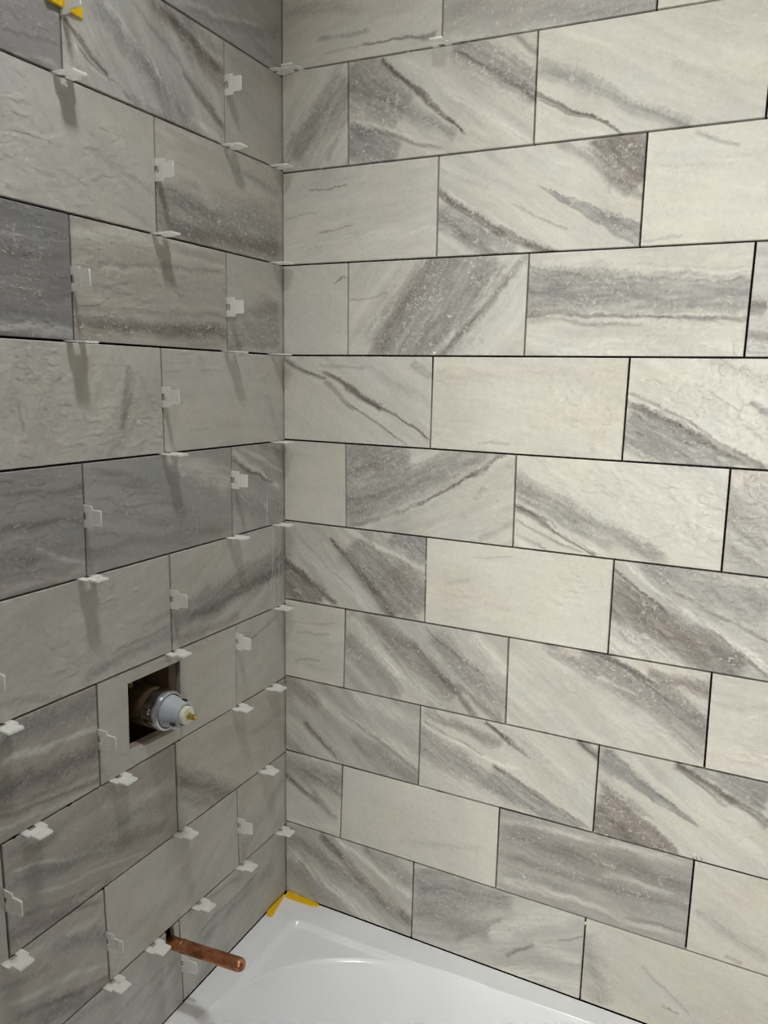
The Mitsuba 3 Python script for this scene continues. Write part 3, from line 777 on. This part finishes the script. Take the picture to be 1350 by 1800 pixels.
def copper_color(p, n, uv):
    a = fbm(p.x * 60, p.y * 90 + 3, p.z * 90, 3)
    c = mix(srgb(150, 92, 66), srgb(205, 140, 104), smoothstep(0.3, 0.7, a))
    flux = smoothstep(0.70, 0.76, fbm(p.x * 190, p.y * 190, p.z * 190, 2)) * smoothstep(0.09, 0.03, p.x)
    return mix(c, srgb(206, 178, 160), flux * 0.8)


plain('copper', mikit.proc(copper_color), 0.30, 1.0)
scene['lamp_glow'] = {'type': 'diffuse', 'reflectance': {'type': 'rgb', 'value': [0.6, 0.6, 0.6]}}

# ------------------------------------------------------------------ the room
ROOM_X, ROOM_Y = 1.55, -2.42
tag(put('floor', box(-0.14, ROOM_X + .1, ROOM_Y - .1, 0.14, -0.1, 0), 'floor_stone'), 'grey stone floor of the bathroom', kind='structure')
# the ceiling, with a round hole for the recessed light
ceil = m3.Manifold.cube((ROOM_X + .25, 0.24 - ROOM_Y, 0.02)).translate((-0.14, ROOM_Y - .1, CEIL)) - m3.Manifold.cylinder(0.2, 0.078, 0.078, 48, True).translate((CAN[0], CAN[1], CEIL))
tag(put('ceiling', ceil, 'ceiling_paint'), 'white painted ceiling above the tub', kind='structure')
tag(put('wall_right', box(ROOM_X, ROOM_X + .1, ROOM_Y, 0, 0, CEIL), 'wall_paint'), 'painted wall at the far end of the tub', kind='structure')
tag(put('wall_front', box(-0.14, ROOM_X + .1, ROOM_Y - .1, ROOM_Y, 0, CEIL), 'wall_paint'), 'painted wall across the bathroom from the tub', kind='structure')

# unseen wall, added to keep the vanity light off the plumbing wall
tag(put('light_blocking_wall', box(0.0, BLOCKER_X, -1.45, -1.35, 0, CEIL), 'blocker_paint'), 'added unseen wall that blocks the vanity light from the plumbing wall', kind='structure')

TH = 0.0092                                # tile thickness
# wall bodies behind the tile: dark thinset over board; the left one has the valve opening
tag(put('wall_back', box(-0.14, ROOM_X, TH + .0004, 0.12, 0, CEIL), 'thinset'), 'back wall of the tub surround, staggered grey marble tile with open dark joints', kind='structure')
HOLE = [(0.4069, 1.0205), (0.2953, 1.0174), (0.2981, 0.9057), (0.4091, 0.9133)]   # distance from the corner, height


def wall_yz(poly, x0, x1):
    """Extrude a polygon of (distance from the corner, height) from x0 to x1."""
    pts = [(-a, z) for a, z in poly]
    area = sum(pts[i][0] * pts[(i + 1) % len(pts)][1] - pts[(i + 1) % len(pts)][0] * pts[i][1] for i in range(len(pts)))
    if area < 0:
        pts = pts[::-1]
    m = m3.CrossSection([pts]).extrude(x1 - x0)      # (y, z, x)
    return m.transform(np.array([[0, 0, 1, x0], [1, 0, 0, 0], [0, 1, 0, 0]], float))


hole_in = [(0.4079, 1.0215), (0.2943, 1.0184), (0.2971, 0.9047), (0.4101, 0.9123)]
NOTCH = [(0.3487, 0.5740), (0.3312, 0.5740), (0.3285, 0.5512), (0.3330, 0.5440), (0.3440, 0.5440), (0.3487, 0.5530)]
body = wall_yz([(-0.008, 0), (0.86, 0), (0.86, CEIL), (-0.008, CEIL)], -0.024, -TH - .0004) - wall_yz(hole_in, -.1, .1) - wall_yz(NOTCH, -.1, .1)
wl = tag(put('wall_left', body, 'thinset'), 'plumbing wall of the tub surround, tiled, with valve opening and spout pipe', kind='structure')
put('board_edge', wall_yz([(.4089, 1.0225), (.2933, 1.0194), (.2961, .9037), (.4111, .9113)], -.0238, -.0096) - wall_yz(HOLE, -.1, .1), 'board_edge', parent=wl)
put('stud', box(-0.11, -0.0245, -0.292, -0.250, 0.0, CEIL), 'stud_wood', parent=wl)
put('stud', box(-0.11, -0.0245, -0.490, -0.445, 0.0, CEIL), 'stud_wood', parent=wl)
put('back_panel', box(-0.125, -0.112, -0.80, 0.0, 0, CEIL), 'stud_wood', parent=wl)
put('cross_brace', box(-0.108, -0.080, -0.444, -0.293, 0.955, 1.0), 'stud_wood', parent=wl)
tag(put('wall_side', box(-0.14, 0.0, ROOM_Y, -0.862, 0, CEIL), 'wall_paint'), 'painted wall beyond the tub, same side as the plumbing', kind='structure')


# ------------------------------------------------------------------ tiles, one part each
G = 0.00135                                  # half a joint


def tile_quad(quad):
    bl, br, tl, tr = [np.array(v) for v in quad]
    return [bl + (G, G), br + (-G, G), tr + (-G, -G), tl + (G, -G)]


def to_wall(wall, a, z, depth):
    return np.stack([a, depth, z], -1) if wall == 'R' else np.stack([-depth, -a, z], -1)


def tile_uv(i, wall, k, a, z):
    quad = TILES[k][2]
    s0 = TILES[k][0] if wall == 'R' else TILES[k][1]
    zb = min(quad[0][1], quad[1][1])
    s = (a - s0) if wall == 'R' else (s0 - a)
    return np.stack([i + 0.05 + s / SC, 0.05 + (z - zb) / SC], -1)


for i, k in enumerate(ORDER):
    wall, row, n = k
    q = tile_quad(TILES[k][2])
    parent = 'wall_back' if wall == 'R' else 'wall_left'
    lip = float(RNG.uniform(-0.0004, 0.0004))
    if k in (('L', 7, 1), ('L', 10, 1)):
        m = wall_yz(q, -TH, 0.0)
        if k == ('L', 7, 1):
            m = m - wall_yz(HOLE, -.1, .1)
            m = m - wall_yz([(.2962, .890), (.2958, .890), (.2949, .9060), (.2958, .9060), (.2985, .9060), (.2990, .880), (.2983, .880), (.2978, .9055), (.2969, .9055)][5:9], -.1, .1)
            m = m - wall_yz([(.2975, .9100), (.2982, .9100), (.2996, .8800), (.2989, .8800)], -.1, .1)
            m = m - wall_yz([(.2960, 1.0180), (.2960, 1.0172), (.2850, 1.0183), (.2850, 1.0187)], -.1, .1)
        else:
            m = m - wall_yz(NOTCH, -.1, .1)
        v, f, _ = meshkit.arrays(m)
        vv = v[f.reshape(-1)]
        ff = np.arange(len(vv)).reshape(-1, 3)
        put('tile', (vv, ff), 'tile_glaze', False, parent, uv=tile_uv(i, wall, k, -vv[:, 1], vv[:, 2]))
        continue
    c = 0.0009                              # arris
    q = np.array(q)
    cen = q.mean(0)
    inn = q + np.sign(cen - q) * c
    ring = [(q, TH), (q, c * .8), (inn, 0.0)]
    V = np.vstack([to_wall(wall, r[:, 0], r[:, 1], np.full(4, d + lip)) for r, d in ring])
    A = np.vstack([r for r, d in ring])
    F = []
    for b in (0, 4):
        for j in range(4):
            kk = (j + 1) % 4
            F += [[b + j, b + kk, b + 4 + kk], [b + j, b + 4 + kk, b + 4 + j]]
    F += [[8, 9, 10], [8, 10, 11]]
    F = np.array(F)
    if wall == 'L':
        F = F[:, ::-1]
    vv, aa = V[F.reshape(-1)], A[F.reshape(-1)]
    put('tile', (vv, np.arange(len(vv)).reshape(-1, 3)), 'tile_glaze', False, parent, uv=tile_uv(i, wall, k, aa[:, 0], aa[:, 1]))

# crumbs of mortar squeezed out on the joints
CRUMBS = {'wall_back': [(.2952, 1.5036, 5.0, 5), (.3205, 1.502, 3, 2.5), (.0985, 1.5005, 3, 1.5), (.236, 1.9645, 4, 2), (.246, 1.964, 4, 2), (.0795, 1.8078, 3, 2),
                        (.7572, .741, 4.5, 4), (.624, .7335, 7, 2), (.6015, .5625, 3, 7), (.2915, 1.150, 2, 6), (.2905, 1.122, 2, 7), (.1318, 1.2105, 2, 4), (.446, 1.925, 2, 6)],
          'wall_left': [(.4645, 1.905, 3, 11), (.471, .733, 6, 3), (.605, .893, 6, 3), (.520, .8905, 7, 2), (.302, .8855, 4, 2)]}
_c = np.random.default_rng(3)
for par, lst in CRUMBS.items():
    for a, z, w, h in lst:
        m = trimesh.creation.icosphere(2, 1.0)
        v = m.vertices * (1 + 0.5 * (meshkit.fbm(m.vertices * 2.3 + _c.uniform(0, 40)) - 0.5)[:, None])
        v = v * np.array([w, 2.2, h]) * 0.0005
        if par == 'wall_back':
            v = v + np.array([a, 0.0003, z])
        else:
            v = v[:, [1, 0, 2]] + np.array([-0.0003, -a, z])
        put('mortar_crumb', trimesh.Trimesh(v, m.faces, process=False), 'mortar', True, par)

# ------------------------------------------------------------------ bathtub
DECK = 0.4128


def tub_mesh():
    xs = np.concatenate([np.linspace(0, 1, 90) * 0])[:0]
    n = 2.5
    a_, b_, yc = 0.408, 0.338, -0.381
    xl, xr = 0.45, 1.07
    rim, spine = [], []
    th = np.linspace(np.pi / 2, 3 * np.pi / 2, 120)
    for t in th:
        c, s = math.cos(t), math.sin(t)
        rim.append((xl + a_ * math.copysign(abs(c) ** (2 / n), c), yc + b_ * math.copysign(abs(s) ** (2 / n), s)))
        spine.append((xl, yc))
    for x in np.linspace(xl, xr, 24)[1:-1]:
        rim.append((x, yc - b_)); spine.append((x, yc))
    for t in th:
        c, s = -math.cos(t), -math.sin(t)
        rim.append((xr + a_ * math.copysign(abs(c) ** (2 / n), c), yc + b_ * math.copysign(abs(s) ** (2 / n), s)))
        spine.append((xr, yc))
    for x in np.linspace(xr, xl, 24)[1:-1]:
        rim.append((x, yc + b_)); spine.append((x, yc))
    rim, spine = np.array(rim), np.array(spine)
    d = rim - spine
    # rays on to the outer edge of the tub
    X0, X1, Y0, Y1 = 0.0005, 1.5245, -0.765, -0.0005
    with np.errstate(divide='ignore', invalid='ignore'):
        tx = np.where(d[:, 0] > 1e-9, (X1 - rim[:, 0]) / d[:, 0], np.where(d[:, 0] < -1e-9, (X0 - rim[:, 0]) / d[:, 0], 1e9))
        ty = np.where(d[:, 1] > 1e-9, (Y1 - rim[:, 1]) / d[:, 1], np.where(d[:, 1] < -1e-9, (Y0 - rim[:, 1]) / d[:, 1], 1e9))
    outer = rim + d * np.minimum(tx, ty)[:, None]

    def sst(a, b, x):
        t = np.clip((x - a) / (b - a), 0, 1)
        return t * t * (3 - 2 * t)

    def deck_z(p):
        x, y = p[:, 0], p[:, 1]
        back = -0.060 + 0.020 * sst(0.10, 0.75, x)
        e = 0.010
        # distance inside the step line (rounded corner)
        qx, qy = np.minimum(x, 1.525 - x) - 0.060, np.minimum(back - y, y + 0.70)
        r = 0.014
        ins = np.where((qx < r) & (qy < r), r - np.hypot(r - qx, r - qy), np.minimum(qx, qy))
        return DECK - 0.0085 * sst(-e / 2, e / 2, ins)

    rows, zs = [], []
    for rho in np.concatenate([[0.02, 0.2, 0.4, 0.55, 0.65], np.linspace(0.7, 0.93, 18), np.linspace(0.94, 1.0, 14)]):
        p = spine + d * rho
        z = DECK - 0.0085
        # steep side with a rounded lip and a rounded foot
        side = np.interp(rho, [0, .60, .70, .77, .82, .86, .905, .945, .970, .985, .993, 1.0], [-.335, -.333, -.322, -.292, -.250, -.200, -.132, -.066, -.024, -.0075, -.002, 0])
        rows.append(p); zs.append(deck_z(p) + side)
    for u in np.linspace(0, 1, 46)[1:]:
        p = rim * (1 - u) + outer * u
        rows.append(p)
        zs.append(deck_z(p))
    zs[-1] = zs[-1]
    rows.append(outer); zs.append(np.full(len(outer), 0.02))
    m = len(rim)
    V = np.vstack([np.column_stack([r, z]) for r, z in zip(rows, zs)])
    F = []
    for i in range(len(rows) - 1):
        j = np.arange(m)
        k = (j + 1) % m
        F.append(np.column_stack([i * m + j, i * m + k, (i + 1) * m + k]))
        F.append(np.column_stack([i * m + j, (i + 1) * m + k, (i + 1) * m + j]))
    F = np.vstack(F)
    cap = np.column_stack([np.zeros(m - 2, int), np.arange(2, m), np.arange(1, m - 1)])
    mesh = trimesh.Trimesh(V, np.vstack([F, cap]), process=False)
    nz = mesh.face_normals[len(F) // 2, 2]
    if nz < 0:
        mesh.invert()
    return mesh


tub = put('bathtub', tub_mesh(), 'tub_acrylic', 50)
tag(tub, 'glossy white bathtub set against the tiled corner, stepped rim and rounded basin', 'bathtub')

# ------------------------------------------------------------------ leveling clips
CLIP_T = 0.0016


def clip_mesh():
    def rrect(a0, a1, b0, b1, r):
        return m3.CrossSection.square((a1 - a0 - 2 * r, b1 - b0 - 2 * r)).translate((a0 + r, b0 + r)).offset(r, m3.JoinType.Round, 2.0, 16)
    base = rrect(-.0150, .0150, -.006, .0150, .0018)
    tab = rrect(-.0112, .0102, .0100, .0310, .0020)
    plate = (base + tab) - m3.CrossSection.square((.0100, .0125)).translate((-.0050, -.006))
    body = plate.extrude(CLIP_T).translate((0, 0, -CLIP_T / 2))
    rim_ = (rrect(-.0112, .0102, .0140, .0310, .0020) - rrect(-.0097, .0087, .0155, .0295, .0012)).extrude(CLIP_T + .0010).translate((0, 0, -CLIP_T / 2 - .0005))
    return body + rim_


CLIP = clip_mesh()
CV, CF, _ = meshkit.arrays(CLIP)


def clip(kind, wall, a, z, label, group, up=0.0):
    """kind h: in a level joint, v: in an upright joint; a: distance from the corner along the wall."""
    v = CV.copy()
    if RNG.random() < 0.5 and kind == 'h':
        v[:, 0] *= -1; v[:, 2] *= -1
    t1, t2 = np.radians(RNG.uniform(-3, 3, 2))
    if up or a < 0.05:
        t1 = t2 = 0
    v = np.column_stack([v[:, 0] * math.cos(t1) - v[:, 1] * math.sin(t1), v[:, 0] * math.sin(t1) + v[:, 1] * math.cos(t1), v[:, 2]])
    v[:, 2] += v[:, 1] * math.tan(t2) * 0.7
    la, lb, lc = v[:, 0], v[:, 1], v[:, 2]
    if kind == 'h':
        w = np.column_stack([lb, -a + la, z + lc + up]) if wall == 'L' else np.column_stack([a + la, -lb, z + lc + up])
    else:
        w = np.column_stack([lb, -a + lc, z + la])
    m = trimesh.Trimesh(w, CF, process=False)
    if m.volume < 0:
        m.invert()
    k = put('leveling_clip', m, 'clip_plastic', 30)
    return tag(k, label, 'tile clip', group)


def level(row, a):
    for n in range(4):
        t = TILES.get(('L', row, n))
        if t and t[0] - 1e-6 <= a <= t[1] + 1e-6:
            (b0, z0), (b1, z1) = t[2][0], t[2][1]
            return z0 + (z1 - z0) * (a - b0) / (b1 - b0)


HG, VG = 'white clips lying in the level joints of the plumbing wall', 'white clips standing in the upright joints of the plumbing wall'
LEVEL = [
    (0, .018, 'white flat clip high in the corner, plumbing wall side of the touching pair'),
    (1, .4677, 'white flat clip below the yellow wedge, at the foot of that upright joint'),
    (1, .1502, 'white flat clip below the topmost standing clip near the corner'),
    (1, .0200, 'white flat clip in the corner, second level joint from the top'),
    (2, .3110, 'white flat clip under the large standing clip in the upper middle of the plumbing wall'),
    (2, .0200, 'white flat clip in the corner, third level joint from the top'),
    (3, .4690, 'white edge-on clip at eye level, farthest from the corner of three in its level joint'),
    (3, .1563, 'white edge-on clip at eye level, the middle one of three in its level joint'),
    (3, .0250, 'white edge-on clip in the corner at eye level'),
    (4, .3080, 'white edge-on clip at the foot of the joint beside the dark smudged pale tile'),
    (4, .0220, 'white edge-on clip in the corner, first level joint below eye level'),
    (5, .4717, 'white flat clip at the foot of the joint between the two darkest grey tiles'),
    (5, .1573, 'white flat clip two courses above the valve opening, one tile from the corner'),
    (5, .0200, 'white flat clip in the corner, two courses below eye level'),
    (6, .6132, 'white flat clip cut by the left edge of the picture, left of the valve opening'),
    (6, .3121, 'white flat clip just above the valve opening'),
    (6, .0220, 'white flat clip in the corner, level with the top of the valve opening'),
    (7, .5818, 'white flat clip lower left of the valve opening, near the picture edge'),
    (7, .4351, 'white flat clip just below the valve opening at its left side'),
    (7, .1527, 'white flat clip to the right of the valve stem, lower right of the opening'),
    (7, .0485, 'white flat clip near the corner, one course below the valve opening top'),
    (8, .6221, 'white flat clip at the lower left picture edge, below a standing clip'),
    (8, .3084, 'white flat clip two courses above the copper pipe, at the foot of an upright joint'),
    (8, .0734, 'white flat clip near the corner, two courses above the tub rim'),
    (9, .4659, 'white flat clip lowest on the plumbing wall, left of the copper pipe'),
    (9, .3804, 'white flat clip touching the left side of the copper pipe base'),
    (9, .2694, 'white flat clip just above and right of the copper pipe base'),
    (9, .1472, 'white flat clip in the lowest level joint, between the copper pipe and the corner'),
    (9, .0200, 'white flat clip in the corner, right above the yellow wedges'),
]
for row, a, lb in LEVEL:
    clip('h', 'L', a, level(row, a) + 0.0002, lb, HG)
clip('h', 'R', .030, level(0, 0.02) + .002, 'white flat clip high in the corner, on the back wall side of the touching pair', 'white clips in the level joint of the back wall', up=0.0019)
clip('h', 'R', .2935, 1.9652, 'white flat clip alone on the back wall, at the top under an upright joint', 'white clips in the level joint of the back wall')
UPRIGHT = [
    (.1550, 1.8993, 'white standing clip near the corner, topmost of its column of standing clips'),
    (.1592, 1.5690, 'white standing clip near the corner, just above eye level'),
    (.1552, 1.2891, 'white standing clip near the corner, against the dark streaked tile'),
    (.1515, 1.0045, 'white standing clip to the right of the valve opening'),
    (.1536, .6520, 'white standing clip near the corner, lowest of its column, above the tub'),
    (.3145, 1.7405, 'white standing clip, topmost in the middle column, between two pale upper tiles'),
    (.3146, 1.4290, 'white standing clip beside the dark smudge on a pale tile'),
    (.3117, 1.1224, 'white standing clip one course above the valve opening'),
    (.3140, .4893, 'white standing clip below the copper pipe, in its shade'),
    (.4650, 1.8915, 'white standing clip at the top left picture edge, holding a yellow wedge'),
    (.4700, 1.5771, 'white standing clip at the upper left, between two dark banded tiles'),
    (.4697, 1.2773, 'white standing clip between the two darkest grey tiles, two courses above the valve opening'),
    (.4648, .9602, 'white standing clip to the left of the valve opening'),
    (.4690, .6447, 'white standing clip at the lower left, beyond the copper pipe'),
    (.6250, 1.1100, 'white standing clip cut off by the left picture edge, above the valve opening level'),
    (.6244, .8170, 'white standing clip at the lower left picture edge'),
]
for a, z, lb in UPRIGHT:
    clip('v', 'L', a, z, lb, VG)

# ------------------------------------------------------------------ yellow wedges
def hull_pts(p):
    return trimesh.convex.convex_hull(np.array(p))


def soft_prism(plan, h0, h1, zb, r=.0012):
    """A wedge over the plan polygon (thick where the weight is 1), its top edge rounded."""
    c = np.mean([q[:2] for q in plan], 0)
    pts = []
    for x, y, w in plan:
        h = h0 + (h1 - h0) * w
        pts += [(x, y, zb), (x, y, zb + h - r)]
        d = np.array([x, y]) - c
        q = np.array([x, y]) - d / np.linalg.norm(d) * r * 1.4
        pts.append((q[0], q[1], zb + h))
    return hull_pts(pts)


w1 = put('tile_wedge', soft_prism([(.0006, -.0045, 0), (.0044, -.011, .1), (.0150, -.062, .9), (.0165, -.0715, 1), (.0135, -.0755, 1), (.0060, -.0755, 1), (.0022, -.0700, .95)], .0018, .0065, DECK + .0001), 'wedge_plastic', 25)
tag(w1, 'yellow tile wedge on the tub rim along the plumbing wall, left of the corner pair', 'tile wedge', 'yellow wedges in the tub corner')
w2 = put('tile_wedge', soft_prism([(.0072, -.0008, 1), (.0070, -.0100, 1), (.0100, -.0135, 1), (.0700, -.0122, .1), (.0800, -.0085, 0), (.0820, -.0040, 0), (.0800, -.0008, 0)], .0028, .0075, DECK + .0001), 'wedge_plastic', 25)
tag(w2, 'yellow tile wedge on the tub rim along the back wall, right of the corner pair', 'tile wedge', 'yellow wedges in the tub corner')
wd = [(x, -.465 + y, 1.8915 + z) for y, t in ((-.022, .0060), (.030, .0030)) for x in (.0006, t) for z in (-.0075, .0045)]
w3 = put('tile_wedge', trimesh.util.concatenate([hull_pts(wd), bevel_box(.0008, .009, -.489, -.482, 1.887, 1.905, .001)]), 'wedge_plastic', 25)
tag(w3, 'yellow plastic wedge pushed through the clip at the top left edge of the picture', 'tile wedge')

# ------------------------------------------------------------------ shower valve
VY, VZ = -0.3524, 0.9622
sv = thing('shower_valve', 'rough-in shower valve with grey cap and brass stem in the square wall opening', 'shower valve')
put('body', lathe_x([(-.105, 0), (-.105, .026), (-.060, .026), (-.056, .0300), (.000, .0300), (.002, .027), (.002, 0)], 56, VY, VZ), 'valve_bronze', 35, sv)
hexa = m3.CrossSection([[(0.0316 * math.cos(t), 0.0316 * math.sin(t)) for t in np.linspace(0, 2 * np.pi, 8, endpoint=False) + .3]]).extrude(.016)
hexa = hexa ^ m3.Manifold.cylinder(.016, .0303, .0303, 56)
hx = meshkit.arrays(hexa)
hv = np.column_stack([hx[0][:, 2] + .001, hx[0][:, 0] + VY, hx[0][:, 1] + VZ])
tag(put('nut', trimesh.Trimesh(hv, hx[1], process=False), 'chrome', False, sv), 'chrome nut')
tag(put('ring', lathe_x([(.0155, .025), (.0155, .0302), (.0175, .0308), (.0235, .0306), (.0268, .0298), (.0278, .0286), (.0278, .0262), (.0235, .0255)], 64, VY, VZ), 'chrome', 40, sv), 'chrome retaining ring')
cap = lathe_x([(.018, .0248), (.028, .0246), (.0300, .0238), (.046, .0202), (.055, .0192), (.0570, .0184), (.0570, .0156), (.045, .0150)], 64, VY, VZ)
cp = put('cap', cap, 'cap_grey', 40, sv)
tag(cp, 'grey plastic cap')
for t in (1.15, 3.55, 5.6):                 # dark boxes put the shade of the cap's cut-out slots into colour
    y, z = VY + .0190 * math.cos(t), VZ + .0190 * math.sin(t)
    b = box(-.0042, .0042, -.0016, .0016, -.0035, .0035)
    b.apply_transform(trimesh.transformations.rotation_matrix(t - math.pi / 2, (1, 0, 0)))
    b.apply_translation((.0495, y, z))
    tag(put('slot', b, 'rubber_and_slot_shade', False, cp), 'dark box painting the shade of a slot')
tag(put('seal', lathe_x([(.040, .0162), (.0545, .0162), (.0545, .0135)], 48, VY, VZ), 'rubber_and_slot_shade', 40, sv), 'dark seal')
tag(put('knob', lathe_x([(.045, .0140), (.0600, .0142), (.0625, .0136), (.0635, .0120), (.0635, 0)], 48, VY, VZ), 'knob_white', 40, sv), 'off-white knob')
tag(put('stem', lathe_x([(.062, .0056), (.0665, .0054), (.0675, .0040), (.0770, .0040), (.0780, .0033), (.0780, 0)], 10, VY, VZ), 'brass', False, sv), 'brass stem')
for k, (t, x) in enumerate(((2.9, .004),)):
    y, z = VY + .0300 * math.cos(t), VZ + .0300 * math.sin(t)
    s = lathe_x([(0, 0), (0, .0042), (.010, .0042), (.011, .003), (.011, 0)], 16)
    s.apply_translation((x, y, z))
    tag(put('screw', s, 'chrome', 30, sv), 'screw head')
tag(put('inlet', tube([(-.06, VY - .028, VZ + .030), (-.06, VY - .050, VZ + .042), (-.06, VY - .075, VZ + .044)], .009), 'brass', 40, sv), 'brass inlet')
tag(put('inlet', tube([(-.06, VY - .026, VZ - .026), (-.06, VY - .050, VZ - .034), (-.062, VY - .056, VZ - .060), (-.062, VY - .056, VZ - .300)], .0085), 'copper', 40, sv), 'copper inlet pipe')
tag(put('stop', bevel_box(-.052, -.036, VY - .016, VY - .008, VZ + .028, VZ + .056, .001), 'brass', False, sv), 'brass stop tab')

# ------------------------------------------------------------------ copper spout stub
PD = np.array([1.0, -0.002, 0.0955])
PD /= np.linalg.norm(PD)
P0 = np.array([-0.060, -0.3384, 0.5469]) - PD * 0.0
P0 -= np.array([0, 0.060 * PD[1], 0.060 * PD[2]])
cs = thing('spout_pipe', 'bare copper pipe stub with closed round end, sticking out above the tub', 'copper pipe')
R_ = 0.0102
put('pipe', tube([P0 + PD * t for t in np.linspace(0, .147, 8)], R_, 32), 'copper', 60, cs)
ts = np.linspace(0, np.pi / 2, 9)
E0 = P0 + PD * .198
put('end_cap', tube([P0 + PD * .1465] + [P0 + PD * (.148)] + [E0 + PD * (R_ * 1.05 * math.sin(t)) for t in ts[:-1]] + [E0 + PD * R_ * 1.05], [R_ * .98, R_ * 1.04] + [max(R_ * 1.04 * math.cos(t), 1e-4) for t in ts[:-1]] + [5e-5], 32), 'copper', 60, cs)
tag(put('solder_ring', tube([P0 + PD * .083, P0 + PD * .0845, P0 + PD * .0855, P0 + PD * .087], [R_ * 1.0, R_ * 1.07, R_ * 1.07, R_ * 1.0], 32), 'copper', 60, cs), 'raised ring of solder')

# ------------------------------------------------------------------ lamps (outside the picture)
cl = thing('ceiling_light', 'round recessed ceiling light above the tub', 'ceiling light')
hz = lathe_x([(0, .074), (.11, .074), (.11, .0765), (0, .0765), (-.004, .095), (-.001, .097), (0.0, .0765)], 48)
v = hz.vertices
tag(put('housing', trimesh.Trimesh(np.column_stack([CAN[0] + v[:, 1], CAN[1] + v[:, 2], CEIL + v[:, 0]]), hz.faces, process=False), 'ceiling_paint', 30, cl), 'white housing and trim ring')
disc = trimesh.creation.cylinder(radius=.070, height=.004, sections=48)
disc.apply_translation((CAN[0], CAN[1], CEIL + .093))
k = put('diffuser', disc, 'lamp_glow', False, cl, emitter={'type': 'area', 'radiance': {'type': 'rgb', 'value': list(CAN_POWER)}})
tag(k, 'glowing diffuser')
vl = thing('vanity_light', 'five-globe vanity light bar on the painted wall across the room', 'wall light')
put('back_plate', bevel_box(VAN[0] - .30, VAN[0] + .30, ROOM_Y + .001, ROOM_Y + .02, VAN[2] - .05, VAN[2] + .05, .004), 'chrome', False, vl)
put('light_cutoff_tray', bevel_box(VAN[0] - .32, VAN[0] + .32, ROOM_Y + .001, ROOM_Y + .282, VAN[2] - .092, VAN[2] - .080, .003), 'wall_paint', False, vl)  # added to cut the light below the globes and darken the basin
for dx in (-.17, -.085, 0, .085, .17):
    g = trimesh.creation.icosphere(3, .040)
    g.apply_translation((VAN[0] + dx, ROOM_Y + .11, VAN[2]))
    put('globe', g, 'lamp_glow', True, vl, emitter={'type': 'area', 'radiance': {'type': 'rgb', 'value': list(VAN_POWER)}})
    put('arm', tube([(VAN[0] + dx, ROOM_Y + .015, VAN[2]), (VAN[0] + dx, ROOM_Y + .075, VAN[2])], .012), 'chrome', 40, vl)
